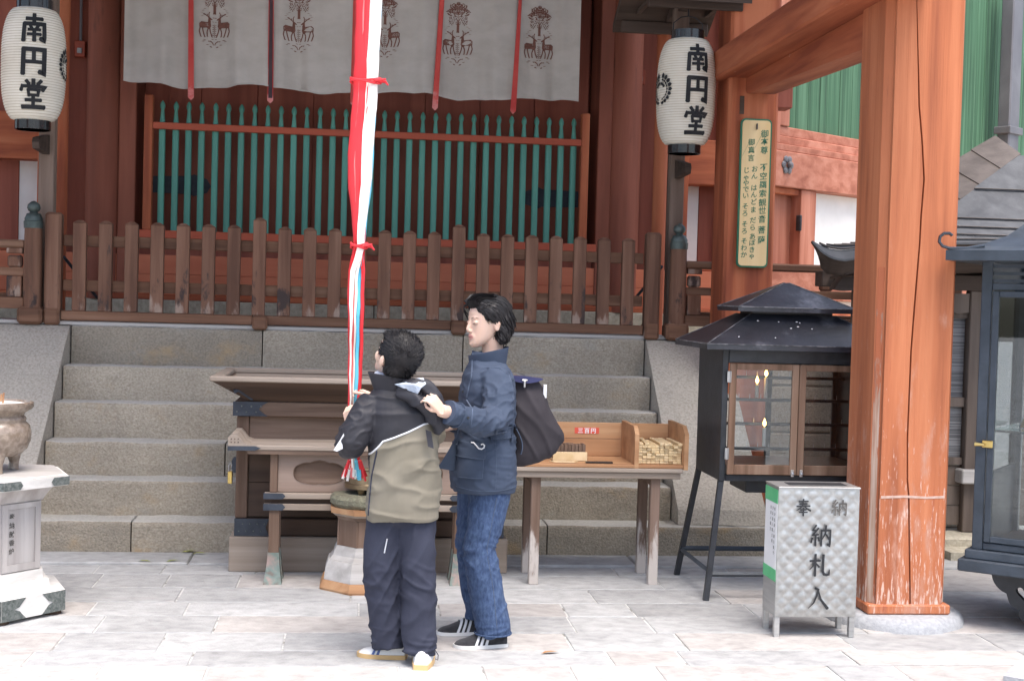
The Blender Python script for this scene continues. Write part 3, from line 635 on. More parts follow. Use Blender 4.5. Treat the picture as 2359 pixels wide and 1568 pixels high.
# wooden prayer board on the rear pillar
sg = thing('prayer_board', 'pale wooden board with green brush lettering hanging on the rear pillar', 'sign', (4.483, .77, 1.798))
def rrect(x0, x1, z0, z1, r, n=5):
    o = []
    for cx, cz, a0 in ((x1 - r, z1 - r, 0), (x0 + r, z1 - r, 90), (x0 + r, z0 + r, 180), (x1 - r, z0 + r, 270)):
        for k in range(n + 1): a = R(a0 + 90 * k / n); o.append((cx + r * math.cos(a), cz + r * math.sin(a)))
    return o
b = MB(); b.prism(rrect(4.377, 4.589, 1.798, 2.784, .032), 'y', .768, .788); obj('green_edge', b, M['greenink'], sg)
b = MB(); b.prism(rrect(4.3875, 4.5785, 1.809, 2.773, .025), 'y', .764, .7675); obj('board', b, M['boardwood'], sg)
b = MB(); b.box(4.48, 4.486, .75, .77, 2.712, 2.75); obj('hook', b, M['strap'], sg)
tx = MB()
def col(u, chars, vs_, em):
    em *= 1.07
    for ch, v in zip(chars, vs_):
        V_, F_ = font_text(ch, .012); cx = 4.377 + .212 * u; cz = 2.784 - .986 * (v - 65) / 1425
        tx.add([(cx + p.x * em,   .7628, cz + (p.y - .38) * em + .10 * p.x * em) for p in V_], F_)
col(.765, '御本尊不空羂索観世音菩薩', (205, 278, 362, 525, 610, 692, 775, 862, 940, 1022, 1125, 1222), .050)
col(.35, '御真言', (290, 365, 440), .044)
col(.475, 'おんはんどまだらあぼきゃ', (545, 612, 725, 790, 860, 935, 1035, 1105, 1190, 1250, 1318, 1378), .042)
col(.215, 'じゃやでいそろそろそわか', (560, 628, 684, 742, 802, 905, 972, 1075, 1142, 1237, 1302, 1368), .042)
obj('brush_lettering', tx, M['greenink'], sg, recalc=False, smooth=False)

# ------------------------------------------------------------------ white curtain with deer prints
cu = thing('shrine_curtain', 'long white cotton curtain with brown deer prints hung before the red doors', 'curtain', (1.82, 1.98, 3.0))
CX0, CX1 = .168, 3.47; RIB = [.645, 1.21, 1.81, 2.42, 2.995]
def cy(x, z):
    k = max(0, min(1, (4.1 - z) / 1.1)); return 1.98 + .046 * k * math.sin(x * 10.2 + .6 * math.sin(x * 3)) + .014 * k * math.sin(x * 23 + 1) + .012 * k * math.sin(x * 37 + z * 2) + .006 * k * math.sin(x * 61 + 2)
ed = [CX0] + RIB + [CX1]
for i in range(6):
    b = MB(); xa, xb = ed[i] + (.001 if i else 0), ed[i + 1] - .001
    def P(u, v):
        x = xa + (xb - xa) * u; z = 4.1 - (4.1 - 3.018 - .018 * math.sin(x * 6 + 1) - .006 * math.sin(x * 19)) * v; return (x, cy(x, z) + (.002 if i % 2 else 0), z)
    b.grid(P, 26, 12, thick=(0, .003, 0)); o = obj('curtain_panel', b, M['cloth'], cu, angle=80)
    b = MB(); b.grid(lambda u, v: (xa + (xb - xa) * u, cy(xa + (xb - xa) * u, 3.03) - .003 + (.002 if i % 2 else 0), 3.013 + .018 * math.sin((xa + (xb - xa) * u) * 6 + 1) + .006 * math.sin((xa + (xb - xa) * u) * 19) + .012 * v), 26, 1); obj('hem', b, M['cloth'], o)
b = MB(); b.tube([(CX0 - .1, 2.0, 4.1), (CX1 + .1, 2.0, 4.1)], .02, 8); obj('curtain_rod', b, M['boxdark'], cu)
for i, x in enumerate(RIB):
    b = MB(); w0, w1 = (.016, .021) if i < 4 else (.009, .021); lean = (.008, .006, 0, -.02, -.02)[i]; h = 1.10
    def P(u, v):
        z = 4.08 - (4.08 - 2.925) * v; w = w0 + (w1 - w0) * v; return (x + lean * (z - 3.3) * -2 + (u - .5) * 2 * w, min(cy(x, z), 1.965) - .017 - .008 * math.sin(v * 5 + i) - (.01 * abs(u - .5) * math.sin(v * 3 + i)), z - (.022 * (1 - abs(2 * u - 1)) if v == 1 else 0))
    b.grid(P, 4, 16, thick=(0, .002, 0)); o = obj('red_ribbon', b, M['ribbon'], cu, angle=80)
    if i == 1:
        b = MB(); b.grid(lambda u, v: tuple(Vector(P(.16 + .68 * u, .02 + .965 * v)) + Vector((0, -.0025, 0))), 4, 16); obj('dark_lining', b, M['ribdark'], o)
def deer_print(xc, zb, ph):
    """dyed emblem: flowering tree over two facing deer and a lotus; width .21, height .47"""
    b = MB(); q = random.Random(4)
    def pt(x, z, k=0): X = xc + x * .112; Z = zb + z * .47; return (X, cy(X, Z) - .0024 - .0002 * k, Z)
    def poly(ps, k=0): b.add([pt(x, z, k) for x, z in ps], [list(range(len(ps)))])
    def both(ps, k=0): poly(ps, k); poly([(-x, z) for x, z in ps], k)
    def line(ps, w, k=0, mirror=True):
        for s in ((1, -1) if mirror else (1,)):
            for (x0, z0), (x1, z1) in zip(ps, ps[1:]):
                d = Vector(((x1 - x0) * .112, (z1 - z0) * .47)); 
                if d.length < 1e-6: continue
                n = Vector((-d.y, d.x)).normalized() * w * 1.4; nx, nz = n.x / .112, n.y / .47
                poly([(s * (x0 + nx), z0 + nz), (s * (x0 - nx), z0 - nz), (s * (x1 - nx), z1 - nz), (s * (x1 + nx), z1 + nz)], k)
    def leaf(x, z, a, l=.035, w=.42, mirror=True):
        l = l * 1.4 if z > .6 else l * 1.3
        c, s_ = math.cos(a), math.sin(a)
        for s in ((1, -1) if mirror else (1,)):
            ps = []
            for u, v in ((-1, 0), (-.3, w), (.4, w * .8), (1, 0), (.4, -w * .6), (-.3, -w * .7)): ps.append((s * (x + (u * c - v * s_) * l * 4.2), z + (u * s_ + v * c) * l))
            poly(ps)
    # tree
    line([(.03, .52), (.03, .66)], .0042); line([(0, .52), (0, .70)], .003, mirror=False); line([(.06, .515), (.035, .56)], .003)
    line([(0, .80), (.09, .86)], .002); line([(0, .68), (.14, .74)], .002); line([(0, .80), (.7, .835)], .0022); line([(0, .68), (0, .95)], .0012, mirror=False)
    for z, xm, n in ((.985, .12, 1), (.965, .25, 2), (.94, .34, 3), (.915, .46, 4), (.89, .44, 3)):
        for k in range(n): leaf(.06 + xm * k / max(1, n - 1) if n > 1 else .05, z + q.uniform(-.008, .008), q.uniform(-.6, .8), .014)
    leaf(.52, .925, 1.3, .016); leaf(.5, .9, 1.2, .016)
    for x, z in ((.1, .825), (.24, .83), (.38, .832), (.52, .84), (.66, .85), (.74, .832), (.55, .815), (.68, .80), (.62, .783), (.48, .775), (.25, .795), (.2, .765)): leaf(x, z, q.uniform(-.4, .5), .016)
    for k in range(70):
        a = q.uniform(.15, 1.0); leaf(.62 * a * q.random() ** .6, .86 + .12 * (1 - a) + q.uniform(-.02, .012), q.uniform(-1, 1), .011)
    for k in range(46): leaf(q.uniform(.06, .62), q.uniform(.64, .80), q.uniform(.4, 2.6), .008)
    for x, z in ((.3, .74), (.44, .735), (.36, .71), (.56, .72), (.28, .68), (.42, .69), (.58, .685), (.34, .655), (.5, .655), (.42, .63), (.22, .71)): leaf(x, z, q.uniform(.8, 2.2), .011)
    # clouds
    for x, z, a in ((.62, .60, -.25), (.74, .575, -.2), (.82, .545, -.1), (.78, .49, 0), (.66, .525, .3)): leaf(x, z, a * .5, .020, .12)
    # deer
    both([(.28, .295), (.20, .335), (.23, .385), (.38, .395), (.6, .40), (.84, .408), (.97, .38), (.96, .325), (.86, .312), (.62, .312), (.48, .312), (.38, .29)])
    both([(.25, .36), (.22, .40), (.27, .455), (.38, .46), (.40, .42), (.42, .385)])
    both([(.40, .47), (.28, .468), (.12, .435), (.14, .425), (.28, .432), (.38, .445)])
    line([(.34, .47), (.36, .52), (.30, .55)], .0022); line([(.36, .47), (.55, .505), (.72, .522)], .0024); line([(.45, .49), (.46, .52)], .0018)
    for pts in ([(.30, .32), (.25, .25), (.14, .175)], [(.36, .32), (.46, .25), (.44, .185)], [(.78, .33), (.72, .26), (.62, .18)], [(.90, .33), (.96, .26), (.86, .185)]): line(pts, .0030); leaf(pts[-1][0] - .02, pts[-1][1] - .006, 0, .012)
    # leaf stack and lotus
    for k in range(6): leaf(.075, .345 - .03 * k, .5, .011)
    line([(0, .16), (0, .36)], .0012, mirror=False); leaf(.1, .20, .5, .013)
    leaf(.06, .46, 0, .016, .3); leaf(.08, .40, .2, .014, .2)
    leaf(.1, .135, .15, .016, .25); leaf(.62, .125, 0, .022, .22); leaf(.72, .108, 0, .018, .2)
    leaf(.2, .10, .7, .018); leaf(.10, .08, 1.0, .018); leaf(.33, .105, .2, .015); leaf(.42, .055, .1, .020, .2); leaf(.2, .02, .35, .018); leaf(.06, .06, 1.3, .015)
    dots = MB()
    for s in (1, -1):
        for i in range(5):
            for j in range(3):
                X = s * (.42 + .11 * i + (.03 if j % 2 else 0)); Z = .342 + .016 * j
                dots.add([tuple(Vector(pt(X + dx, Z + dz)) + Vector((0, -.0006, 0))) for dx, dz in ((-.028, -.003), (.028, -.004), (.026, .003), (-.026, .004))], [(0, 1, 2, 3)])
    o = obj('deer_print', b, M['print'], cu, recalc=False, smooth=False); obj('spots', dots, M['cloth'], o, recalc=False, smooth=False)
for i, (x, z) in enumerate(((.802, 3.288), (1.403, 3.288), (2.027, 3.278), (2.562, 3.246), (3.164, 3.246))): deer_print(x, z, i)

# ------------------------------------------------------------------ paper lanterns and their stands
def lantern(xc, yc, z0, th, eth, lab):
    t = thing('paper_lantern', lab, 'lantern', (xc, yc, z0 - .06), 'paper lanterns on posts'); h = .71
    def rad(u): return .116 + .084 * max(0, 1 - abs(2 * u - 1) ** 3.0) ** .55
    pr = []; N = 42
    for k in range(N * 2 + 1):
        u = k / (2 * N); pr.append((rad(u) - (0 if k % 2 else .0045), z0 + h * u))
    b = MB(); b.lathe(pr, (xc, yc, 0), 40); obj('paper_body', b, M['paper'], t, angle=80)
    b = MB()
    for k in range(2, 2 * N - 1, 2):
        r_, z_ = pr[k]; b.lathe([(r_ - .002, z_ - .0016), (r_ + .0032, z_ - .0016), (r_ + .0032, z_ + .0016), (r_ - .002, z_ + .0016)], (xc, yc, 0), 32)
    obj('shaded_bamboo_ribs', b, M['rib'], t, angle=30)
    b = MB(); b.lathe([(.112, z0 - .058), (.112, z0 + .004), (.104, z0 + .004), (.104, z0 - .058)], (xc, yc, 0), 32); obj('bottom_ring', b, M['lacq'], t)
    b = MB(); b.lathe([(.112, z0 + h - .004), (.112, z0 + h + .058), (.104, z0 + h + .058), (.104, z0 + h - .004)], (xc, yc, 0), 32); obj('top_ring', b, M['lacq'], t)
    b = MB(); b.tube([(xc - .1, yc, z0 + h + .05), (xc - .1, yc, z0 + h + .11), (xc - .05, yc, z0 + h + .15), (xc, yc, z0 + h + .16), (xc + .05, yc, z0 + h + .15), (xc + .1, yc, z0 + h + .11), (xc + .1, yc, z0 + h + .05)], .004, 6)
    b.tube([(xc, yc, z0 + h + .155), (xc, yc, z0 + h + .26)], .005, 6); obj('wire_handle', b, M['iron'], t)
    def on(th0, x, z, k=0):
        u = min(1, max(0, (z - z0) / h)); r = rad(u) + .0045 + .00025 * k; a = th0 + x / .205; return (xc + r * math.sin(a), yc - r * math.cos(a), z)
    b = MB()
    for ch, zc in zip('南円堂', (.562, .355, .148)): write(b, ch, lambda u, v, k: on(th, (u - .5) * .190, z0 + zc + (v - .5) * .185, k), 1.28)
    obj('lettering', b, M['ink'], t, recalc=False)
    b = MB()      # round crest of two wisteria sprays
    for s in (1, -1):
        for ring, (ra, rb, n, a0, a1) in enumerate(((.082, .118, 9, 8, 172), (.064, .080, 9, 12, 165))):
            for k in range(n):
                c0 = R(90 - s * (a0 + (a1 - a0) * (k + .08) / n)); c1 = R(90 - s * (a0 + (a1 - a0) * (k + .92) / n)); f = 1 - .45 * (k / n); m_ = (c0 + c1) / 2; ro = ra + (rb - ra) * f
                ps = [(ra, c0), (ra + (ro - ra) * .6, c0), (ro, m_), (ra + (ro - ra) * .6, c1), (ra, c1)]
                b.add([on(th + eth, r_ * math.cos(a), z0 + .355 + r_ * math.sin(a)) for r_, a in ps], [(0, 1, 2, 3, 4)])
        for k in range(5):
            a = R(90 + s * (10 + 13 * k)); b.add([on(th + eth, r_ * math.cos(a + d_), z0 + .355 + r_ * math.sin(a + d_)) for r_, d_ in ((.03, 0), (.045, .14), (.06, 0), (.045, -.14))], [(0, 1, 2, 3)])
    obj('round_crest', b, M['ink'], t, recalc=False, smooth=False)
lantern(-.226, 1.0, 2.600, R(13), R(79), 'white paper lantern at left reading down in black, crest on its right side')
lantern(4.052, 1.0, 2.615, R(9), R(-80), 'white paper lantern at right above the railing post, crest on its left side')
def lantern_stand(xc, lab, dz=0.0):
    t = thing('lantern_stand', lab, 'lantern stand', (xc, 1.38, 1.3), 'roofed lantern stands')
    one('post', M['postwood'], t, xc - .05, xc + .05, 1.335, 1.435, 1.313, 3.62 + dz, c=.006)
    b = MB(); b.prism([(1.334, 2.42), (1.334, 2.55), (1.04, 2.50), (1.02, 2.47), (1.04, 2.43)], 'x', xc - .022, xc + .022); obj('lower_arm', b, M['dkwood'], t)
    one('top_arm', M['dkwood'], t, xc - .035, xc + .035, .80, 1.75, 3.585 + dz, 3.66 + dz, c=.006)
    one('eave_board', M['dkwood'], t, xc - .36, xc + .28, .78, .81, 3.49 + dz, 3.575 + dz, c=.005); one('eave_board', M['dkwood'], t, xc - .36, xc + .28, 1.72, 1.75, 3.50 + dz, 3.585 + dz, c=.005)
    b = MB()
    b.prism([(p_[0], p_[1] + dz) for p_ in ((.68, 3.52), (.68, 3.58), (1.27, 3.90), (1.86, 3.58), (1.86, 3.52), (1.27, 3.83))], 'x', xc - .40, xc + .31); obj('small_roof', b, M['dkwood'], t)
    for k in (-.25, 0, .25): one('rafter', M['dkwood'], t, xc + k - .015, xc + k + .015, .82, 1.7, 3.62 + dz, 3.65 + dz)
    b = MB(); b.prism([(p_[0], p_[1] + dz) for p_ in ((xc - .17, 3.60), (xc - .11, 3.53), (xc, 3.51), (xc + .11, 3.53), (xc + .17, 3.60), (xc + .17, 3.66), (xc - .17, 3.66))], 'y', .825, .87); obj('carved_board', b, M['dkwood'], t)
lantern_stand(-.212, 'weathered roofed lantern stand holding the left paper lantern', .22)
lantern_stand(4.09, 'weathered roofed lantern stand holding the right paper lantern')

# ------------------------------------------------------------------ bell rope of cloth strips
rp = thing('bell_rope', 'long red, white and blue cloth bell rope hanging in front of the stairs', 'bell rope', (1.89, -2.17, .77))
ZK = [4.1, 2.83, 2.47, 2.1, 1.76, 1.62, 1.27, 1.0, .80]
XL = [1.838, 1.843, 1.840, 1.824, 1.856, 1.836, 1.846, 1.852, 1.858]; XR = [1.958, 1.955, 1.946, 1.932, 1.908, 1.910, 1.910, 1.900, 1.908]
STR = [('rope_red', [(0, .62), (0, .63), (0, .72), (0, .60), (0, .36), (0, .14), (0, .14), (0, .2), (0, .3)], 0),
       ('rope_white', [(.6, 1), (.6, 1), (.68, 1), (.56, .99), (.3, .95), (.10, .38), (.10, .24), (.15, .3), (.25, .5)], -.012),
       ('rope_pink', [(.2, .55), (.2, .55), (.2, .6), (.2, .5), (.3, .5), (.34, .46), (.22, .40), (.26, .42), (.35, .5)], .004),
       ('rope_white', [(.5, .9), (.5, .9), (.5, .9), (.5, .9), (.4, .9), (.42, .60), (.36, .48), (.36, .5), (.4, .6)], -.004),
       ('rope_blue', [(.7, 1.0), (.7, 1.0), (.7, .98), (.75, 1.02), (.7, 1.0), (.58, .80), (.46, .76), (.46, .78), (.5, .8)], .004),
       ('rope_red', [(.3, .8), (.3, .8), (.3, .8), (.4, .9), (.5, .98), (.78, 1), (.73, 1), (.74, 1), (.75, 1)], 0)]
def zi(arr, z):
    for i in range(len(ZK) - 1):
        if z <= ZK[i] and z >= ZK[i + 1]:
            t = (ZK[i] - z) / (ZK[i] - ZK[i + 1]); t = t * t * (3 - 2 * t); a, c = arr[i], arr[i + 1]
            return a + (c - a) * t if not isinstance(a, tuple) else (a[0] + (c[0] - a[0]) * t, a[1] + (c[1] - a[1]) * t)
    return arr[-1]
for si, (mn, fr, dy) in enumerate(STR):
    b = MB(); rings = []
    for k in range(67):
        z = 4.1 - 3.3 * k / 66; xl, xr = zi(XL, z), zi(XR, z); f0, f1 = zi(fr, z); n = 12; ring = []
        tie = 1 - .55 * math.exp(-((z - 2.46) / .035) ** 2) - .5 * math.exp(-((z - 1.755) / .035) ** 2)
        for j in range(n):
            a = 2 * math.pi * j / n; u = (f0 + f1) / 2 + (f1 - f0) / 2 * math.cos(a); x = xl + (xr - xl) * (.5 + (u - .5)); base = math.sqrt(max(.05, 1 - (2 * u - 1) ** 2))
            ring.append((x + .0015 * math.sin(z * 40 + si), -2.18 + dy - .030 * base * tie * (1 if math.sin(a) < 0 else -.3) + .004 * math.sin(j * 3 + z * 9), z))
        rings.append(ring)
    b.loft(rings); obj('cloth_strip', b, M[mn], rp, angle=70)
q = random.Random(2)
for k in range(26):
    u = k / 25; x = 1.858 + .05 * u + q.uniform(-.004, .004); mn = ('rope_red', 'rope_white', 'rope_pink', 'rope_white', 'rope_blue', 'rope_blue', 'rope_red')[int(u * 6.99)]
    b = MB(); dx = (u - .5) * .05 + q.uniform(-.01, .01); b.tube([(x, -2.19 + q.uniform(-.03, .01), .83), (x + dx * .5, -2.2, .79), (x + dx, -2.2 + q.uniform(-.02, .02), .755 + q.uniform(-.015, .01))], [(.004, .007), (.005, .008), (.003, .006)], 5); obj('fringe', b, M[mn], rp)
for zc, w in ((2.465, .066), (1.757, .036)):
    b = MB(); xm = (zi(XL, zc) + zi(XR, zc)) / 2
    for j in range(3): b.tube([(xm + w * math.cos(a), -2.185 + .033 * math.sin(a), zc + .006 * j - .006 + .006 * math.sin(a * 2 + j)) for a in [2 * math.pi * k / 18 for k in range(19)]], .0045, 6)
    b.tube([(xm + w * .9, -2.2, zc), (xm + w + .018, -2.21, zc - .004), (xm + w + .03, -2.21, zc - .018)], [.007, .006, .003], 6); b.tube([(xm + w * .6, -2.22, zc), (xm + w + .02, -2.22, zc + .006)], [.007, .004], 6)
    obj('red_tie', b, M['rope_red'], rp)
b = MB(); b.lathe([(.01, 4.22), (.09, 4.2), (.13, 4.12), (.13, 4.08), (.08, 4.0), (.01, 3.98)], (1.9, -2.18, 0), 20); obj('bell', b, M['brass'], rp)
one('bell_beam', M['verm_x'], po, -1.2, 4.2, -2.26, -2.1, 4.225, 4.36, c=.01)

# ------------------------------------------------------------------ offertory box
ob = thing('offertory_box', 'large weathered brown offertory box with flared top and black iron corners', 'offertory box', (1.98, -.2, 0))
O = lambda n, m, *a, **k: one(n, M[m], ob, *a, **k)
O('plinth_board', 'boxpale', 1.208, 2.752, -.52, .10, .0, .195, c=.006)
O('bottom_beam', 'boxdark', 1.234, 2.73, -.50, .08, .2, .292, c=.004)
O('back_body', 'boxdark', 1.29, 2.67, -.455, .05, .293, .86)
for xa in (1.234, 2.664): O('corner_post', 'boxpost', xa, xa + .066, -.485, -.42, .293, .86, c=.005)
for z0, z1 in ((.30, .49), (.492, .70), (.702, .858)): O('front_plank', 'boxdark' if z1 < .8 else 'boxwood', 1.302, 2.66, -.468, -.452, z0, z1, c=.002)
O('top_beam', 'boxwood', 1.218, 2.745, -.515, .09, .862, .94, c=.004)
for xa, xb in ((1.214, 1.40), (2.56, 2.749)):
    s = 1 if xa < 2 else -1; e = xa if s > 0 else xb; L = .19
    b = MB(); b.prism([(e, .862), (e + s * L, .862), (e + s * (L - .035), .885), (e + s * (L - .05), .901), (e + s * (L - .035), .918), (e + s * L, .941), (e, .941)], 'y', -.520, -.5155); mp = obj('iron_corner', b, M['strap'], ob)
    b = MB()
    for k in range(6): b.ball((e + s * (.022 + .026 * k), -.5205, .885 + .03 * (k % 2)), (.0055, .004, .0055), n=6)
    obj('rivets', b, M['patina'], mp)
    b = MB(); b.prism([(e + s * .02, .198), (e + s * (L + .02), .198), (e + s * L, .245), (e + s * (L + .02), .294), (e + s * .02, .294)], 'y', -.5055, -.5005); mp = obj('iron_corner', b, M['strap'], ob)
    b = MB()
    for k in range(8): b.ball((e + s * (.045 + .02 * k), -.506, .225 + .04 * (k % 2)), (.005, .004, .005), n=6)
    obj('rivets', b, M['patina'], mp)
# flared hopper
def quad_board(n, m, a, t): b = MB(); b.add(list(a) + [Vector(p) + Vector(t) for p in a], [(0, 1, 2, 3), (7, 6, 5, 4), (0, 4, 5, 1), (1, 5, 6, 2), (2, 6, 7, 3), (3, 7, 4, 0)]); return obj(n, b, M[m], ob)
xo0, xo1, xi0, xi1 = 1.105, 2.86, 1.30, 2.66
quad_board('hopper_front', 'boxdark', [(xo0, -.66, 1.062), (xo1, -.66, 1.062), (xi1, -.50, .943), (xi0, -.50, .943)], (0, .03, .004))
quad_board('hopper_back', 'boxpale', [(xo0, .22, 1.062), (xo1, .22, 1.062), (xi1, .06, .943), (xi0, .06, .943)], (0, -.03, .004))
quad_board('hopper_end', 'boxwood', [(xo0, -.66, 1.062), (xo0, .22, 1.062), (xi0, .06, .943), (xi0, -.50, .943)], (.04, 0, .004))
quad_board('hopper_end', 'boxwood', [(xo1, -.66, 1.062), (xo1, .22, 1.062), (xi1, .06, .943), (xi1, -.50, .943)], (-.04, 0, .004))
def rim(n, p0, p1, w): b = MB(); b.box(*p0, *p1) if 0 else b.box(p0[0], p1[0], p0[1], p1[1], p0[2], p1[2], c=.006); return obj(n, b, M['boxpale'], ob)
rim('rim', (xo0 - .006, -.672, 1.058), (xo1 + .006, -.61, 1.086), 0); rim('rim', (xo0 - .006, .17, 1.058), (xo1 + .006, .232, 1.086), 0)
rim('rim', (xo0 - .006, -.609, 1.058), (xo0 + .06, .169, 1.084), 0); rim('rim', (xo1 - .06, -.609, 1.058), (xo1 + .006, .169, 1.084), 0)
for k in range(9):      # slats over the mouth
    O('slat', 'boxpale', 1.17, 2.79, -.56 + .08 * k, -.525 + .08 * k, 1.02, 1.055, c=.006)
b = MB()
for x, z in ((1.16, 1.043), (1.20, 1.018)): b.ball((x, -.655 + (1.062 - z) * 1.3, z), (.009, .005, .009), n=8)
obj('nail_heads', b, M['boxdark'], ob)
b = MB(); b.tube([(1.225, -.60, 1.0), (1.25, -.585, 1.01), (1.32, -.512, .955)], (.012, .005), 6); obj('iron_brace', b, M['strap'], ob)
# front stand
sx0, sx1 = 1.222, 2.70
O('shelf_board', 'boxpale', sx0 + .09, sx1 - .09, -.84, -.50, .712, .738, c=.004); O('shelf_edge', 'boxwood', sx0 + .1, sx1 - .1, -.832, -.808, .690, .711)
for s, e in ((1, sx0), (-1, sx1)):
    pr = [(0, .712), (.0, .745), (-.002, .775), (.018, .796), (.045, .794), (.062, .774), (.082, .748), (.11, .738), (.15, .737), (.15, .712)]
    b = MB(); b.prism([(e + s * x, z) for x, z in pr], 'y', -.845, -.50); o = obj('scroll_end', b, M['boxpale'], ob)
    b = MB(); b.prism([(e - s * .002, .709), (e - s * .002, .732), (e + s * .14, .733), (e + s * .17, .722), (e + s * .14, .709)], 'y', -.849, -.8452); obj('iron_plate', b, M['strap'], o)
    b = MB()
    for k in range(6): b.ball((e + s * (.016 + .018 * (k % 3)), -.846, .752 + .018 * (k // 3)), (.0035, .003, .0035), n=6)
    obj('rivets', b, M['boxdark'], o)
px0, px1 = 1.440, 2.482
for xa in (px0, px1 - .04): O('stand_post', 'boxpost', xa, xa + .04, -.80, -.76, .483, .69, c=.004)
cx_, cz_ = 1.70, .588
for cx_ in (1.70, 2.222):      # cartouche windows: a thick panel with an opening, and a darker back board
    out = [(cx_ + .253 * x, .5865 + .1025 * z) for x, z in ((-.83, -1), (.83, -1), (.83, 1), (-.83, 1))]
    inn = []
    for k in range(40):
        a = 2 * math.pi * k / 40; x = .136 * math.copysign(abs(math.cos(a)) ** .85, math.cos(a)); z = .060 * math.copysign(abs(math.sin(a)) ** .72, math.sin(a))
        if abs(math.cos(a)) < .1: z += .007 * math.copysign(1, math.sin(a)) * (1 if math.sin(a) > 0 else -.6)
        elif abs(math.cos(a)) < .5 and math.sin(a) > 0: z += .004 * math.sin(abs(math.cos(a)) * 14)
        inn.append((cx_ + x, cz_ + z))
    b = MB(); w0, w1, z0, z1 = (px0 + .042 if cx_ < 1.9 else 1.962), (1.96 if cx_ < 1.9 else px1 - .042), .485, .689
    O_ = []
    for x, z in inn:
        dx, dz = x - cx_, z - cz_; t = 9
        if dx > 1e-6: t = min(t, (w1 - cx_) / dx)
        if dx < -1e-6: t = min(t, (w0 - cx_) / dx)
        if dz > 1e-6: t = min(t, (z1 - cz_) / dz)
        if dz < -1e-6: t = min(t, (z0 - cz_) / dz)
        O_.append((cx_ + dx * t, cz_ + dz * t))
    n = 40; vs_ = [(x, -.785, z) for x, z in O_] + [(x, -.785, z) for x, z in inn] + [(x, -.773, z) for x, z in inn]; fs_ = []
    for k in range(n): j = (k + 1) % n; fs_ += [(k, j, n + j, n + k), (n + k, n + j, 2 * n + j, 2 * n + k)]
    cs = [(w0, z0), (w1, z0), (w1, z1), (w0, z1)]; b.add(vs_, fs_)
    for c_ in cs:
        ks = sorted(range(n), key=lambda k: (O_[k][0] - c_[0]) ** 2 + (O_[k][1] - c_[1]) ** 2)[:2]; b.add([(c_[0], -.785, c_[1])] + [(O_[k][0], -.785, O_[k][1]) for k in ks], [(0, 1, 2)])
    obj('cartouche_panel', b, M['panelwood'], ob); O('back_board', 'boxwood', w0, w1, -.768, -.76, z0, z1)
    b = MB(); b.tube([(x, -.7865, z) for x, z in inn + inn[:1]], .0022, 5); obj('cartouche_edge', b, M['boxpost'], ob)
for z0, z1 in ((.452, .482), (.392, .425)):
    O('stand_rail', 'boxpale', 1.412, 2.51, -.822, -.775, z0, z1, c=.003)
    for s, e in ((1, 1.410), (-1, 2.512)): b = MB(); b.prism([(e, z0 - .001), (e, z1 + .001), (e + s * .10, z1 + .001), (e + s * .115, (z0 + z1) / 2), (e + s * .10, z0 - .001)], 'y', -.8255, -.8222); obj('iron_plate', b, M['strap'], ob)
O('rail_gap', 'boxdark', 1.45, 2.48, -.79, -.77, .426, .451)
for xc in (1.468, 2.455):
    for y0, y1 in ((-.815, -.77), (-.66, -.62)):
        b = MB(); b.loft([[(xc + dx * w, y, z) for dx, y in ((-1, y0 - o), (1, y0 - o), (1, y1), (-1, y1))] for z, w, o in ((.391, .027, 0), (.16, .027, 0), (.12, .029, .004), (.06, .036, .02), (0, .046, .045))]); o = obj('stand_leg', b, M['boxpost'], ob)
        b = MB(); b.loft([[(xc + dx * (w + .003), y, z) for dx, y in ((-1, y0 - o_ - .003), (1, y0 - o_ - .003), (1, y1 + .003), (-1, y1 + .003))] for z, w, o_ in ((.165, .027, 0), (.12, .029, .004), (.06, .036, .02), (0.001, .046, .045))]); obj('copper_shoe', b, M['copper_patina'], o)
lk = thing('padlock', 'small brass padlock hanging at the left side of the offertory box', 'padlock', (1.205, -.42, .50))
b = MB(); b.box(1.186, 1.212, -.435, -.41, .475, .545, c=.004); obj('lock_body', b, M['gold'], lk)
b = MB(); b.tube([(1.192, -.422, .54), (1.19, -.422, .575), (1.199, -.422, .59), (1.208, -.422, .575), (1.206, -.422, .54)], .004, 6); obj('shackle', b, M['chrome'], lk)
b = MB(); b.prism([(1.233, .535), (1.233, .625), (1.215, .622), (1.205, .60), (1.21, .58), (1.205, .56), (1.215, .538)], 'y', -.43, -.40); obj('hasp', b, M['strap'], ob)

# ------------------------------------------------------------------ small bowl on an eight-sided wooden pedestal
bs_ = thing('incense_pedestal', 'eight-sided wooden pedestal with a mossy stone slab carrying a bronze bowl', 'pedestal', (1.975, -.85, 0)); PC = (1.975, -.85, 0); O8 = math.pi / 8
def oct_(n, m, pr, parent, c=PC): b = MB(); b.lathe(pr, c, 8, rot=O8); return obj(n, b, m, parent, angle=20)
oct_('foot_tier', M['cedar'], [(.275, 0), (.278, .012), (.262, .052)], bs_); oct_('carved_tier', M['greywood'], [(.255, .053), (.25, .10), (.235, .148), (.232, .155)], bs_); oct_('carved_tier', M['greywood'], [(.225, .156), (.205, .18), (.20, .20), (.185, .228)], bs_)
oct_('shaft', M['boxpost'], [(.18, .229), (.178, .365)], bs_)
for k in range(8):
    a = k * math.pi / 4 - math.pi / 2 - O8; b = MB(); b.tube([(PC[0] + .177 * math.cos(a), PC[1] + .177 * math.sin(a), .23), (PC[0] + .175 * math.cos(a), PC[1] + .175 * math.sin(a), .364)], .009, 6); obj('shaft_corner', b, M['boxpost'], bs_)
oct_('neck', M['boxwood'], [(.182, .366), (.19, .385)], bs_); oct_('cap_tier', M['boxpale'], [(.198, .386), (.215, .40)], bs_); oct_('cap_tier', M['cedar'], [(.222, .401), (.226, .43)], bs_)
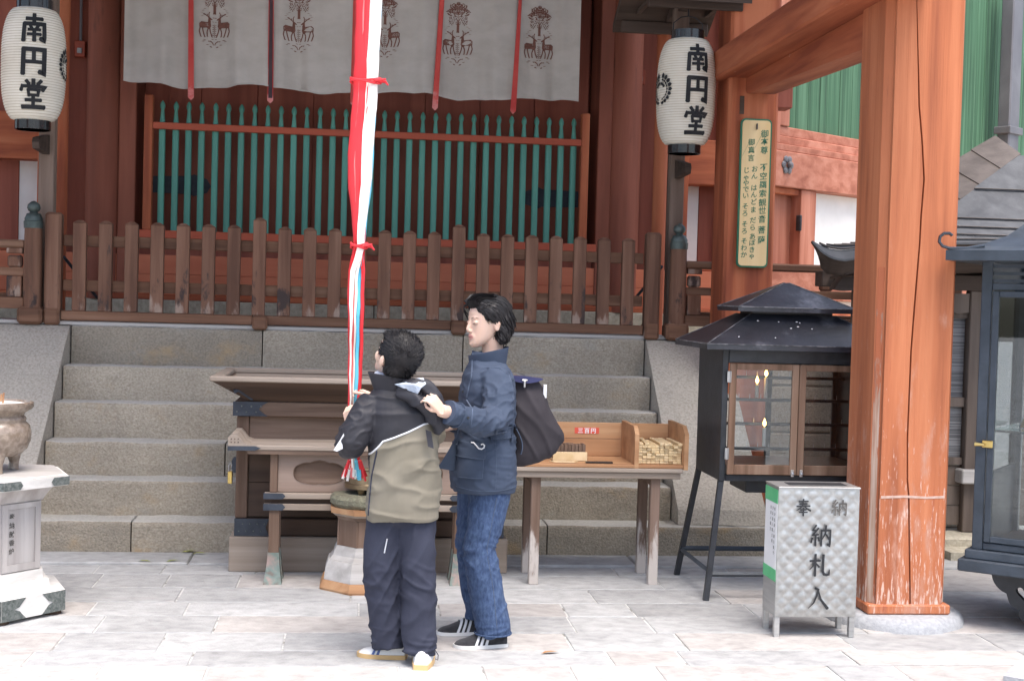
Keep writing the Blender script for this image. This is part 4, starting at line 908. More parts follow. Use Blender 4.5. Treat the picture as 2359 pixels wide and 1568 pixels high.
b = MB(); b.lathe([(.20, .431), (.215, .45), (.214, .475), (.20, .492), (.16, .496)], PC, 24, rot=O8); obj('stone_slab', b, M['moss'], bs_)
bw = thing('bronze_bowl', 'dull round bronze incense bowl on the mossy pedestal slab', 'bowl', (1.975, -.85, .496))
b = MB(); b.lathe([(.125, .525), (.14, .527), (.142, .55), (.136, .556), (.136, .625), (.142, .632), (.142, .642), (.126, .645), (.124, .60), (.05, .60)], PC, 36); obj('bowl', b, M['brass'], bw)
b = MB(); b.lathe([(.12, .601), (.06, .606), (.01, .607)], PC, 24); obj('ash', b, M['ash'], bw)
for k in range(3): a = -math.pi / 2 - .5 + k * 2.09; b = MB(); b.tube([(PC[0] + .105 * math.cos(a), PC[1] + .105 * math.sin(a), .497), (PC[0] + .11 * math.cos(a), PC[1] + .11 * math.sin(a), .527)], [.016, .022], 8); obj('foot', b, M['brass'], bw)

# ------------------------------------------------------------------ large censer on its octagonal stand at left
cs_ = thing('burner_stand', 'bleached six-sided wooden stand with dark metal corners at the left edge', 'stand', (.1965, -1.462, 0)); CC = (.1965, -1.462, 0); O6 = R(-9.6)
def oc(n, m, pr): b = MB(); b.lathe(pr, CC, 6, rot=O6); return obj(n, b, M[m], cs_, angle=20)
oc('base_tier', 'standw', [(.348, .02), (.348, .116), (.345, .118)])
for k in range(6):
    a = k * math.pi / 3 + O6; v = Vector((CC[0] + .29 * math.cos(a), CC[1] + .29 * math.sin(a), 0)); b = MB(); b.lathe([(.04, 0), (.04, .0195)], v, 8); obj('pad_foot', b, M['boxdark'], cs_)
oc('step_tier', 'standw', [(.275, .119), (.268, .165)]); oc('step_tier', 'standw', [(.242, .166), (.238, .212)]); oc('shaft', 'stand', [(.226, .213), (.226, .537)])
def side_pt(k, u, z, r, out=0):        # u along side k (0..1) of a hexagon of circumradius r
    a0, a1 = O6 + k * math.pi / 3, O6 + (k + 1) * math.pi / 3; p = Vector((math.cos(a0), math.sin(a0), 0)).lerp(Vector((math.cos(a1), math.sin(a1), 0)), u) * r
    nrm = Vector((math.cos((a0 + a1) / 2), math.sin((a0 + a1) / 2), 0)); p = p + nrm * out; return (CC[0] + p.x, CC[1] + p.y, z)
def patch(n, m, k, poly, r, t):
    b = MB(); nn = len(poly); b.add([side_pt(k, u, z, r, .0015) for u, z in poly] + [side_pt(k, u, z, r, t) for u, z in poly], [list(range(nn)), list(range(2 * nn - 1, nn - 1, -1))] + [(i, (i + 1) % nn, nn + (i + 1) % nn, nn + i) for i in range(nn)]); return obj(n, b, M[m], cs_)
for k in (-1, -2, -3):
    for u0, u1, z0, z1 in ((.04, .16, .218, .534), (.84, .96, .218, .534), (.16, .84, .218, .25), (.16, .84, .51, .534)): patch('panel_frame', 'stand', k, [(u0, z0), (u1, z0), (u1, z1), (u0, z1)], .226, .009)
    for e, s in ((0, 1), (1, -1)):
        patch('metal_corner', 'patina', k, [(e, .0205), (e + s * .37, .0205), (e + s * .31, .042), (e + s * .27, .058), (e + s * .19, .068), (e + s * .27, .078), (e + s * .31, .094), (e + s * .37, .1155), (e, .1155)], .348, .004)
        patch('metal_corner', 'patina', k, [(e, .616), (e + s * .24, .616), (e + s * .28, .634), (e + s * .24, .654), (e, .654)], .358, .004)
b = MB()
for i in range(5):
    V_, F_ = font_text('奉納献香炉'[i], .02); z_ = .475 - .04 * i
    b.add([side_pt(-1, .28 + p.x * .13, z_ + (p.y - .4) * .03, .226, .003) for p in V_], F_)
obj('worn_lettering', b, M['greyink'], cs_, recalc=False, smooth=False)
oc('neck', 'stand', [(.232, .538), (.25, .565), (.285, .605)]); oc('top_slab', 'standw', [(.355, .612), (.358, .655)]); oc('top_cover', 'greywood', [(.345, .656), (.335, .664)])
cb = thing('granite_burner', 'round polished brown granite incense bowl filled with white ash', 'incense burner', (CC[0], CC[1], .664))
b = MB(); b.lathe([(.06, .735), (.11, .742), (.142, .772), (.158, .81), (.161, .85), (.152, .884), (.134, .902), (.137, .912), (.134, .922), (.126, .93), (.134, .945), (.163, .962), (.170, .972), (.170, .992), (.155, .995), (.15, .98)], CC, 48); obj('bowl', b, M['granite_pol'], cb, angle=50)
b = MB(); b.lathe([(.153, .981), (.12, .988), (.06, .992), (.01, .994)], CC, 32); obj('ash', b, M['ash'], cb)
for k in range(3):
    a = -math.pi / 2 + .35 + k * 2.094; b = MB(); b.tube([(CC[0] + .10 * math.cos(a), CC[1] + .10 * math.sin(a), .6655), (CC[0] + .105 * math.cos(a), CC[1] + .105 * math.sin(a), .70), (CC[0] + .10 * math.cos(a), CC[1] + .10 * math.sin(a), .765)], [.026, .022, .042], 10); obj('foot', b, M['granite_pol'], cb)
for i, (dx, dy, h, lab) in enumerate(((.045, -.06, .05, 'short incense stick nearest the front rim of the granite bowl'), (.02, .0, .04, 'short incense stick at the middle of the white ash'), (-.06, -.03, .05, 'incense stick at the left of the granite bowl'))):
    b = MB(); b.tube([(CC[0] + dx, CC[1] + dy, .985), (CC[0] + dx + .004, CC[1] + dy, .99 + h)], .0045, 6); tag(obj('incense_stick', b, M['cedar']), lab, 'incense stick', 'incense sticks in the ash')

# ------------------------------------------------------------------ low table, tray box and wooden slips
tb = thing('low_table', 'low weathered wooden table with plain square legs before the stairs', 'table', (3.2, -.63, 0))
one('table_top', M['boxpale'], tb, 2.70, 3.665, -.86, -.42, .622, .645, c=.004); one('apron', M['boxpale'], tb, 2.72, 3.655, -.845, -.82, .588, .621, c=.003); one('apron', M['boxpale'], tb, 2.72, 3.655, -.46, -.435, .588, .621, c=.003)
for xc in (2.865, 3.525):
    for y0 in (-.815, -.50): one('leg', M['tableleg'], tb, xc - .026, xc + .026, y0, y0 + .05, 0, .62, c=.004)
    one('side_stretcher', M['boxpost'], tb, xc - .015, xc + .015, -.764, -.501, .54, .585)
ty = thing('tray_box', 'open orange-brown wooden tray box with divider on the low table', 'tray', (3.2, -.63, .646))
T_ = lambda n, m, *a, **k: one(n, M[m], ty, *a, **k)
T_('floor_board', 'cedar', 2.715, 3.668, -.85, -.44, .646, .664, c=.003); T_('back_board', 'cedar', 2.715, 3.668, -.455, -.44, .665, .762, c=.002); T_('back_board', 'cedar', 2.715, 3.668, -.456, -.441, .764, .855, c=.002)
for n, xa, xb in (('end_board', 2.697, 2.714), ('divider', 3.395, 3.418), ('end_board', 3.669, 3.692)):
    b = MB(); b.prism([(-.852, .646), (-.852, .83), (-.80, .872), (-.458, .872), (-.458, .646)] if n == 'divider' else [(-.856, .64), (-.856, .835), (-.79, .876), (-.437, .876), (-.437, .64)], 'x', xa, xb); obj(n, b, M['cedar'], ty)
b = MB(); b.box(3.125, 3.265, -.4585, -.4562, .792, .826); lb = obj('price_label', b, M['redlabel'], ty)
b = MB()
for i, ch in enumerate('三百円'):
    V_, F_ = font_text(ch, .025); b.add([(3.158 + .037 * i + p.x * .032, -.4592, .809 + (p.y - .38) * .032) for p in V_], F_)
obj('label_lettering', b, M['white'], lb, recalc=False, smooth=False)
q = random.Random(12); sl0 = {}
for c_ in range(10):
    for r_ in range(8):
        if r_ == 7 and q.random() < .5: continue
        x = 3.424 + .0243 * c_; w = .0235; z = .666 + .0145 * r_; key = (c_ % 3, r_ % 2)
        dy = q.uniform(-.008, .008) - (.02 if r_ > 5 and q.random() < .3 else 0)
        if key not in sl0:
            b = MB(); b.box(x, x + w, -.80, -.50, z, z + .0132, c=.0015); o = obj('wooden_slip', b, M['pine'], loc=(x, -.65, z)); sl0[key] = o
        else: o = share(sl0[key], 'wooden_slip', None, (x, -.65 + dy, z))
        if r_ == 7: o.rotation_euler.z = q.uniform(-.12, .12); o.rotation_euler.x = 0
        tag(o, 'pale wooden prayer slip in the stack right of the tray divider', 'wooden slip', 'wooden slips stacked in the tray')
hd = thing('slip_holder', 'small pale wooden holder on the left of the tray', 'holder', (3.06, -.66, .665))
for z0, z1, y0, y1 in ((.666, .715, -.73, -.718), (.666, .715, -.60, -.588), (.666, .672, -.7175, -.6005)): one('holder_board', M['pine'], hd, 2.965, 3.155, y0, y1, z0, z1, c=.002)
for k in range(9):
    b = MB(); x = 2.972 + .0202 * k; b.box(x, x + .0185, -.69 + q.uniform(-.006, .006), -.61, .673, .752 + q.uniform(-.003, .003), c=.0015); tag(obj('standing_slip', b, M['boxpost']), 'brown wooden slip standing upright in the pale holder', 'wooden slip', 'slips standing in the holder')
b = MB(); b.box(3.135, 3.285, -.815, -.775, .6655, .674, c=.003); tag(obj('pen_tray', b, M['lacq']), 'narrow black lacquer pen tray lying at the front of the table tray', 'pen tray')
b = MB(); b.prism([(2.96, -.80), (3.07, -.81), (3.10, -.76), (2.94, -.75)], 'z', .6655, .6695); tag(obj('paper_slip', b, M['pine']), 'thin pale slip lying flat before the small holder', 'slip')

# ------------------------------------------------------------------ black iron candle cabinet
cc = thing('candle_cabinet', 'black iron candle cabinet with two-tier roof and wooden glass doors', 'candle cabinet', (4.21, -.85, 0))
K = lambda n, m, *a, **k: one(n, M[m], cc, *a, **k)
x0, x1, y0, y1 = 3.80, 4.62, -1.10, -.60
K('side_panel', 'iron', x0, x0 + .012, y0, y1, .62, 1.31); K('side_panel', 'iron', x1 - .012, x1, y0, y1, .62, 1.31)
b = MB(); b.box(x0 + .013, x1 - .013, y0 + .002, y1, .62, .633); obj('floor_plate', b, M['iron'], cc)
for n, a in (('front_frame', (x0 - .002, x0 + .03, y0 - .012, y0 + .02, .618, 1.312)), ('front_frame', (x1 - .03, x1 + .002, y0 - .012, y0 + .02, .618, 1.312)), ('front_frame', (x0 + .031, x1 - .031, y0 - .012, y0 + .02, .618, .653)), ('front_frame', (x0 + .031, x1 - .031, y0 - .012, y0 + .02, 1.243, 1.312))): K(n, 'iron', *a, c=.003)
for xa in (x0 + .015, 4.19, 4.36, x1 - .045): K('back_bar', 'iron', xa, xa + .03, y1 - .02, y1 - .002, .634, 1.30)
K('back_rail', 'iron', x0 + .046, x1 - .046, y1 - .022, y1 - .004, 1.22, 1.30)
for s, xa, xb in ((1, 3.834, 4.208), (-1, 4.212, 4.586)):
    d = thing('door', '', '', (xa, y0 - .02, .655)); d.parent = cc; d.location = Vector((xa, y0 - .02, .655)) - wloc(cc)
    del d['label'], d['category']
    fw_ = .036
    for n, a in (('stile', (xa, xa + fw_, y0 - .032, y0 - .013, .655, 1.241)), ('stile', (xb - fw_, xb, y0 - .032, y0 - .013, .655, 1.241)), ('rail', (xa + fw_, xb - fw_, y0 - .031, y0 - .014, .655, .708)), ('rail', (xa + fw_, xb - fw_, y0 - .031, y0 - .014, 1.208, 1.241))): one(n, M['doorwood'], d, *a, c=.003)
    one('pane', M['glass'], d, xa + fw_, xb - fw_, y0 - .024, y0 - .021, .708, 1.208)
    hx = xa - .016 if s > 0 else xb - .006
    for hz in (.735, 1.14): b = MB(); b.box(hx, hx + .022, y0 - .038, y0 - .0325, hz, hz + .06, c=.002); b.tube([(hx + .011, y0 - .042, hz), (hx + .011, y0 - .042, hz + .06)], .005, 6); obj('hinge', b, M['chrome'], d)
    kx = xb - .022 if s > 0 else xa + .022
    b = MB(); b.box(kx - .008, kx + .008, y0 - .042, y0 - .0325, .648, .685, c=.002); b.ball((kx, y0 - .048, .665), .008, n=8); obj('latch', b, M['chrome'], d)
for k, (zz, yy) in enumerate(((1.155, -.70), (1.035, -.78), (.91, -.87), (.785, -.96))):
    K('candle_rack', 'iron', x0 + .014, x1 - .014, yy - .012, yy + .012, zz - .016, zz, c=.002)
    b = MB()
    for j in range(12): xx = x0 + .06 + j * .062; b.tube([(xx, yy, zz), (xx, yy, zz + .025)], [.0022, .0008], 5)
    obj('spikes', b, M['chrome'], cc)
b = MB(); b.box(x0 + .02, x1 - .02, y0 + .03, y1 - .03, .64, .70, c=.004); obj('drip_tray', b, M['steelplain'], cc)
b = MB(); b.box(3.97, 4.32, -1.02, -.70, .545, .619, c=.004); obj('drawer', b, M['iron'], cc)
for i, (xx, yy, zz, h, lab) in enumerate(((4.085, -.78, 1.035, .075, 'short lit white candle on the upper rack, left of the tall one'), (4.135, -.78, 1.035, .115, 'taller lit white candle on the upper rack, nearest the door stile'), (4.08, -.96, .785, .105, 'lit white candle alone on the lowest rack of the black cabinet'), (3.92, -.70, 1.155, .012, 'burnt-down lit candle stub on the highest rack at left'))):
    t = thing('candle', lab, 'candle', (xx, yy, zz), 'lit candles in the black cabinet')
    b = MB(); b.lathe([(.010, zz + .004), (.0095, zz + h), (.004, zz + h + .002)], (xx, yy, 0), 12); obj('wax', b, M['wax'], t)
    b = MB(); b.lathe([(.001, zz + h + .006), (.009, zz + h + .016), (.0105, zz + h + .024), (.006, zz + h + .037), (.0008, zz + h + .05)], (xx, yy, 0), 10); obj('flame', b, M['flame'], t)
def pyr(n, ex, ey, ez, tx_, ty_, tz, th=.028):
    b = MB(); cx, cyy = 4.21, -.85
    ring = lambda a, bb, z: [(cx - a, cyy - bb, z), (cx + a, cyy - bb, z), (cx + a, cyy + bb, z), (cx - a, cyy + bb, z)]
    b.loft([ring(ex - .02, ey - .02, ez), ring(ex, ey, ez), ring(ex, ey, ez + th), ring(tx_, ty_, tz)]); return obj(n, b, M['ironroof'], cc, loc=(cx, cyy, ez), angle=15)
pyr('lower_roof', .525, .36, 1.314, .235, .135, 1.502); K('roof_neck', 'iron', 3.99, 4.43, -.97, -.73, 1.495, 1.516); pyr('upper_roof', .325, .215, 1.515, .012, .01, 1.675, .024)
for (ex, ey, ez, tx_, ty_, tz) in ((.525, .36, 1.342, .235, .135, 1.502), (.325, .215, 1.539, .012, .01, 1.675)):
    cs4 = [(4.21 + a * ex, -.85 + c_ * ey, ez) for a, c_ in ((-1, -1), (1, -1), (1, 1), (-1, 1))]; ts4 = [(4.21 + a * tx_, -.85 + c_ * ty_, tz) for a, c_ in ((-1, -1), (1, -1), (1, 1), (-1, 1))]
    b = MB()
    for k in range(4): b.tube([cs4[k], cs4[(k + 1) % 4]], .0035, 5); b.tube([cs4[k], ts4[k]], .003, 5)
    obj('roof_edge', b, M['edgewear'], cc)
q = random.Random(77); b = MB()
for k in range(11):
    f_ = q.uniform(.08, .92); xx = 4.21 + q.uniform(-.9, .9) * (.525 - .29 * f_); b.ball((xx, -.85 - (.36 - .225 * f_), 1.343 + .16 * f_), (q.uniform(.004, .008), .003, .003), n=6)
obj('white_specks', b, M['white'], cc)
for (xt, yt, xf, yf) in ((3.815, -1.085, 3.725, -1.195), (3.815, -.615, 3.725, -.53), (4.605, -1.085, 4.695, -1.195), (4.605, -.615, 4.695, -.53)):
    b = MB(); b.tube([(xt, yt, .63), (xf, yf, 0)], .02, 4, upv=(1, 1, 0)); obj('leg', b, M['iron'], cc, angle=20)
for a, c_ in (((3.745, -1.165, .15), (3.745, -.565, .15)), ((4.675, -1.165, .15), (4.675, -.565, .15)), ((3.745, -1.165, .135), (4.675, -1.165, .135)), ((3.745, -.56, .16), (4.675, -.56, .16))): b = MB(); b.tube([a, c_], .014, 4, upv=(0, 0, 1)); obj('brace', b, M['bluesteel'], cc, angle=20)

# ------------------------------------------------------------------ steel slip box
sb = thing('steel_box', 'patterned stainless steel box with black lettering beside the big pillar', 'donation box', (4.05, -1.87, 0))
bx0, bx1, by0, by1, bz0, bz1 = 3.852, 4.242, -1.975, -1.775, .10, .705
b = MB(); b.box(bx0, bx1, by0 + .006, by1, bz0, bz1 - .004); obj('case', b, M['steelplain'], sb)
b = MB(); nx_, nz_ = 12, 19
def Q(u, v):
    a = u * nx_; c_ = v * nz_; ed_ = min(1, min(u, 1 - u) * 14, min(v, 1 - v) * 22); return (bx0 + (bx1 - bx0) * u, by0 + .0025 - .0045 * ed_ * abs(math.sin(math.pi * (a + c_) / 2)) * abs(math.sin(math.pi * (a - c_) / 2)), bz0 + (bz1 - bz0) * v)
b.grid(Q, nx_ * 6, nz_ * 6); obj('front_sheet', b, M['steel'], sb, angle=180)
b = MB(); b.box(bx0 - .003, bx1 + .003, by0 - .004, by1 + .003, bz1 - .003, bz1 + .004, c=.001); lid = obj('lid', b, M['steelplain'], sb); b = MB(); b.box(bx0 + .07, bx1 - .04, by0 + .06, by1 - .05, bz1 + .0042, bz1 + .0062); obj('slot', b, M['ink'], lid)
for xx in (bx0 + .014, bx1 - .014):
    for yy in (by0 + .02, by1 - .014): one('leg', M['steelplain'], sb, xx - .013, xx + .013, yy - .013, yy + .013, 0, bz0 - .001, c=.002)
for ch, u, z, s, m_ in (('奉', .30, .615, .078, 'ink'), ('納', .745, .614, .078, 'greyink'), ('納', .53, .482, .105, 'ink'), ('札', .525, .345, .105, 'ink'), ('入', .52, .19, .105, 'ink')):
    b = MB(); xc = bx0 + (bx1 - bx0) * u; write(b, ch, lambda a, c_, k: (xc + (a - .5) * s, by0 - .0072 - .0002 * k, z + (c_ - .5) * s), 1.15); obj('lettering', b, M[m_], sb, recalc=False)
b = MB(); b.box(bx0 - .0028, bx0 - .0006, by0 + .008, by1 - .008, .27, .69); ps = obj('notice_sheet', b, M['white'], sb)
for z0, z1 in ((.627, .692), (.262, .318)): b = MB(); b.box(bx0 - .0042, bx0 - .0029, by0 + .003, by1 - .003, z0, z1); obj('green_band', b, M['tapegreen'], ps)
b = MB()
for i, yy in enumerate((-1.93, -1.90, -1.87)):
    for k in range(9 - i * 2):
        V_, F_ = font_text('納札此処入願古御守'[(k + i) % 9], .01); b.add([(bx0 - .0033, yy - p.x * -.018, .60 - .026 * k + (p.y - .4) * .018) for p in V_], F_)
obj('small_print', b, M['greyink'], ps, recalc=False, smooth=False)

# ------------------------------------------------------------------ blue-black glazed cabinet at the right edge
kc_loose = []
kc = thing('glazed_lantern_cabinet', 'blue-black iron cabinet with curled roof corner and glass doors at right edge', 'cabinet', (5.4, -1.25, 0))
C_ = lambda n, m, *a, **k: one(n, M[m], kc, *a, **k)
gx0, gx1, gy0, gy1 = 4.955, 5.86, -1.62, -.85
for xa in (gx0, gx1 - .05):
    for ya in (gy0, gy1 - .05): C_('corner_post', 'bluesteel', xa, xa + .05, ya, ya + .05, .39, 1.80, c=.003)
for z in (1.70, 1.735, 1.77): C_('vent_slat', 'bluesteel', gx0 + .052, gx1 - .052, gy0 + .012, gy0 + .03, z - .008, z + .008)
C_('top_frame', 'bluesteel', gx0 + .051, gx1 - .051, gy0 + .004, gy0 + .04, 1.655, 1.688, c=.003); C_('bottom_frame', 'bluesteel', gx0 + .051, gx1 - .051, gy0 + .004, gy0 + .04, .392, .425, c=.003)
C_('side_panel', 'bluesteel', gx0 + .01, gx0 + .025, gy0 + .051, gy1 - .051, .39, .75); C_('side_pane', 'glass', gx0 + .016, gx0 + .02, gy0 + .051, gy1 - .051, .752, 1.69); C_('back_pane', 'glass', gx0 + .051, gx1 - .051, gy1 - .02, gy1 - .016, .40, 1.69)
C_('upper_band', 'bluesteel', gx0 + .011, gx0 + .024, gy0 + .051, gy1 - .051, 1.692, 1.80)
for xa, xb in ((gx0 + .056, 5.405), (5.409, gx1 - .056)):
    d = bpy.data.objects.new('door', None); COL.objects.link(d); d.parent = kc; d.location = Vector((xa, gy0, .43)) - wloc(kc)
    for a in ((xa, xa + .03, .43, 1.65), (xb - .03, xb, .43, 1.65)): one('stile', M['bluesteel'], d, a[0], a[1], gy0 - .006, gy0 + .02, a[2], a[3], c=.003)
    for a in ((.43, .46), (1.62, 1.65)): one('rail', M['bluesteel'], d, xa + .0305, xb - .0305, gy0 - .005, gy0 + .019, a[0], a[1], c=.003)
    one('pane', M['glass'], d, xa + .03, xb - .03, gy0 + .006, gy0 + .01, .46, 1.62)
b = MB(); b.tube([(gx0 + .005, gy0 - .03, .905), (gx0 + .05, gy0 - .03, .905)], [.010, .006], 8); b.box(gx0 + .035, gx0 + .085, gy0 - .018, gy0 - .007, .89, .925, c=.003); obj('brass_latch', b, M['gold'], kc)
b = MB(); b.box(4.905, 5.91, -1.68, -.80, .285, .345, c=.006); obj('base_ledge', b, M['bluesteel'], kc); b = MB(); b.box(4.93, 5.885, -1.65, -.83, .346, .389, c=.004); obj('base_moulding', b, M['bluesteel'], kc)
def plate(outer, holes, y, t, name, m, parent):
    c = bpy.data.curves.new(name, 'CURVE'); c.dimensions = '2D'; c.fill_mode = 'BOTH'; c.extrude = t
    for L in [outer] + holes:
        s_ = c.splines.new('POLY'); s_.points.add(len(L) - 1); s_.use_cyclic_u = True
        for p_, q_ in zip(s_.points, L): p_.co = (q_[0], q_[1], 0, 1)
    o = bpy.data.objects.new(name, c); COL.objects.link(o); me = bpy.data.meshes.new_from_object(o.evaluated_get(bpy.context.evaluated_depsgraph_get())); bpy.data.objects.remove(o); bpy.data.curves.remove(c)
    b = MB(); b.add([(v.co.x, y + v.co.z, v.co.y) for v in me.vertices], [tuple(p.vertices) for p in me.polygons]); bpy.data.meshes.remove(me); return obj(name, b, M[m], parent, angle=40)
def arc(cx, cz, r, a0, a1, n=8): return [(cx + r * math.cos(R(a0 + (a1 - a0) * k / n)), cz + r * math.sin(R(a0 + (a1 - a0) * k / n))) for k in range(n + 1)]
sil = [(5.86, .283), (5.03, .283)] + arc(5.13, .27, .10, 175, 255) + arc(5.16, .15, .045, 200, 285) + arc(5.215, .09, .05, 190, 285) + arc(5.285, .03, .055, 185, 280) + [(5.34, -.012 + .012), (5.52, 0)]
heart = [(5.185 + .0022 * 16 * math.sin(t) ** 3, .185 + .0022 * (13 * math.cos(t) - 5 * math.cos(2 * t) - 2 * math.cos(3 * t) - math.cos(4 * t))) for t in [2 * math.pi * k / 28 for k in range(28)]]
plate(sil, [heart], -1.5, .018, 'scalloped_bracket', 'iron', kc); plate([(x, z) for x, z in sil], [heart], -.95, .018, 'scalloped_bracket', 'iron', kc)
C_('pedestal', 'iron', 5.33, 5.62, -1.47, -.98, 0, .284, c=.01)
b = MB(); rings = []
for f_, z in ((1.0, 1.79), (1.0, 1.838), (.80, 1.862), (.60, 1.92), (.42, 2.02), (.25, 2.16), (.12, 2.33), (.04, 2.45)):
    hw, hd = (gx1 - gx0) / 2 + .12, (gy1 - gy0) / 2 + .21; cx, cyy = (gx0 + gx1) / 2, (gy0 + gy1) / 2; rings.append([(cx - hw * f_, cyy - hd * f_, z), (cx + hw * f_, cyy - hd * f_, z), (cx + hw * f_, cyy + hd * f_, z), (cx - hw * f_, cyy + hd * f_, z)])
b.loft(rings); obj('curved_roof', b, M['bluesteel'], kc, angle=25)
c0 = Vector((gx0 - .105, gy0 - .195, 1.842)); b = MB(); dv = Vector((-.8, -.45, 0)).normalized()
b.tube([c0 + dv * x + Vector((0, 0, z)) for x, z in ((-.16, .022), (-.08, .006), (0, .004), (.035, .014), (.052, .035), (.048, .06), (.03, .075), (.005, .076), (-.008, .066))], (.008, .014), 6); obj('roof_curl', b, M['bluesteel'], kc)
for i, (xx, yy, h) in enumerate(((5.12, -1.30, .30), (5.20, -1.20, .26), (5.30, -1.35, .28))):
    t = thing('tall_candle', ('unlit tall white candle at the left inside the glazed cabinet', 'unlit shorter white candle in the middle of the glazed cabinet', 'unlit white candle at the right inside the glazed cabinet')[i], 'candle', (xx, yy, 1.0)); kc_loose.append(t); b = MB(); b.tube([(xx, yy, 1.03), (xx, yy, 1.03 + h)], .012, 10); obj('wax', b, M['wax'], t); b = MB(); b.tube([(xx, yy, .975), (xx, yy, 1.03)], [.03, .014], 10); obj('candle_cup', b, M['gold'], t)
C_('inner_shelf', 'glass', gx0 + .052, gx1 - .052, gy0 + .1, gy1 - .1, .96, .972)
b = MB(); b.box(5.19, 5.42, -1.0, -.99, 1.28, 1.55); kc_loose.append(tag(obj('notice_paper', b, M['white']), 'white paper notice inside the glazed cabinet at right', 'notice'))
b = MB(); b.lathe([(.10, .44), (.12, .46), (.05, .50), (.02, .53), (.02, .62), (.05, .66), (.13, .70), (.135, .715)], (5.30, -1.28, 0), 20); kc_loose.append(tag(obj('brass_stand', b, M['gold']), 'brass altar stand on the floor of the glazed cabinet', 'candle stand'))

PV = Vector((gx0, gy0, 0)); RZ = Matrix.Rotation(R(-39.4), 3, 'Z')
for o in [kc] + kc_loose: o.location = PV + Vector((-.06, -.15, 0)) + RZ @ (o.location - PV); o.rotation_euler.z = R(-39.4)
b = MB(); b.prism([(4.62, -2.70), (4.78, -2.495), (4.84, -2.465), (5.6, -2.43), (5.9, -2.75), (5.2, -3.2)], 'z', -.02, .022); tag(obj('foot_slab', b, M['basegrey']), 'grey stone slab corner at the lower right edge of the paving', 'stone slab')

# ------------------------------------------------------------------ small shrine behind the pillar
ss = thing('small_shrine', 'small weathered wooden shrine with grey slate roof behind the big pillar', 'shrine', (6.2, .8, 0))
Z_ = lambda n, m, *a, **k: one(n, M[m], ss, *a, **k)
for xa in (5.03, 5.80, 6.9): Z_('post', 'grwood', xa, xa + .085, .30, .38, .12, 1.68, c=.006)
Z_('screen', 'mesh', 5.12, 5.795, .36, .37, .60, 1.50); Z_('screen_rail', 'grwood', 5.118, 5.797, .33, .375, .93, .99); Z_('screen_rail', 'grwood', 5.118, 5.797, .33, .375, .555, .60); Z_('screen_rail', 'grwood', 5.118, 5.797, .33, .375, 1.50, 1.55)
b = MB(); b.prism([(5.12, 1.66), (5.12, 1.57), (5.35, 1.60), (5.6, 1.57), (5.72, 1.53), (5.795, 1.54), (5.795, 1.66)], 'y', .31, .36); obj('carved_lintel', b, M['grwood'], ss)
for k in range(3): Z_('wall_plank', 'grwood', 5.1, 5.80, .35, .375, .16 + .13 * k, .285 + .13 * k, c=.003)
for k in range(6): Z_('wall_plank', 'grwood', 5.89, 6.9, .35, .375, .16 + .24 * k, .395 + .24 * k, c=.003)
Z_('sill_block', 'greywood', 5.76, 5.92, .24, .42, .44, .53, c=.008); Z_('eave_beam', 'dkwood', 4.8, 7.2, .28, .42, 1.68, 1.78, c=.006)
for xa, xb in ((4.9, 5.55), (5.56, 6.3), (6.31, 7.1)): Z_('base_stone', 'base', xa, xb, .12, .5, 0, .119, c=.015, jit=.004)
EV = [(4.53, -.30, 1.925), (4.585, -.30, 1.868), (4.65, -.30, 1.832), (4.726, -.30, 1.818), (4.83, -.30, 1.838), (5.1, -.30, 1.89), (5.39, -.30, 1.940), (6.0, -.30, 1.965), (7.2, -.30, 1.975)]
HP = [(4.53, -.30, 1.925), (4.63, -.22, 1.914), (4.74, -.13, 1.918), (4.86, -.05, 1.938), (5.0, .02, 1.965), (5.35, .2, 2.05), (5.62, .42, 2.16), (6.38, .9, 2.63), (7.2, .9, 2.64)]
def ip(A, t):
    s = t * (len(A) - 1); i = min(int(s), len(A) - 2); return Vector(A[i]).lerp(Vector(A[i + 1]), s - i)
def evz(x):
    for p_, q_ in zip(EV, EV[1:]):
        if x <= q_[0]: return p_[2] + (q_[2] - p_[2]) * max(0, (x - p_[0])) / (q_[0] - p_[0])
    return EV[-1][2]
def roofp(u, w):
    h = ip(HP, w * .875); x = h.x + (7.2 - h.x) * u ** 1.5; return Vector((x, h.y, h.z + (evz(x) - evz(h.x)) * max(0, 1 - w * 2.2) ** 2))
for r_ in range(12):
    b = MB(); v0, v1 = r_ / 12, (r_ + 1.05) / 12
    def Pf(u, v):
        p = roofp(u, min(1, v0 + (v1 - v0) * v)); p.z += .014 * (1 - v); p.y -= .008 * (1 - v); return p
    b.grid(Pf, 44, 2, thick=(0, 0, -.012)); obj('slate_course', b, M['slate'], ss, angle=40)
    if r_: b = MB(); b.tube([roofp(k / 44, v0) + Vector((0, -.011, .011)) for k in range(45)], .0034, 4); obj('course_edge', b, M['slatedk'], ss)
LB = [(5.39, .9, 2.215), (5.60, .9, 2.25), (6.07, 1.0, 2.62), (6.3, 1.2, 2.8)]
for r_ in range(6):
    b = MB(); t0, t1 = r_ / 6, (r_ + 1) / 6
    A = lambda t: ip([(5.30, .17, 2.035), (5.62, .42, 2.165), (6.0, .66, 2.39), (6.40, .91, 2.645)], t); B = lambda t: ip([(5.28, .9, 2.15), (5.58, 1.0, 2.32), (5.95, 1.1, 2.56), (6.35, 1.2, 2.80)], t)
    b.grid(lambda u, v: A(t0 + (t1 - t0) * u).lerp(B(t0 + (t1 - t0) * u), v) + Vector((0, 0, .008 * (1 - u))), 2, 4, thick=(0, 0, -.012)); obj('side_slate', b, M['slatedk'], ss)
b = MB(); b.grid(lambda u, v: ip(EV, u) + Vector((.10 * v * (1 - u) ** 6, .10 * v, .012 - .085 * v)), 40, 2, thick=(0, .02, -.01)); obj('eave_edge', b, M['dkwood'], ss)
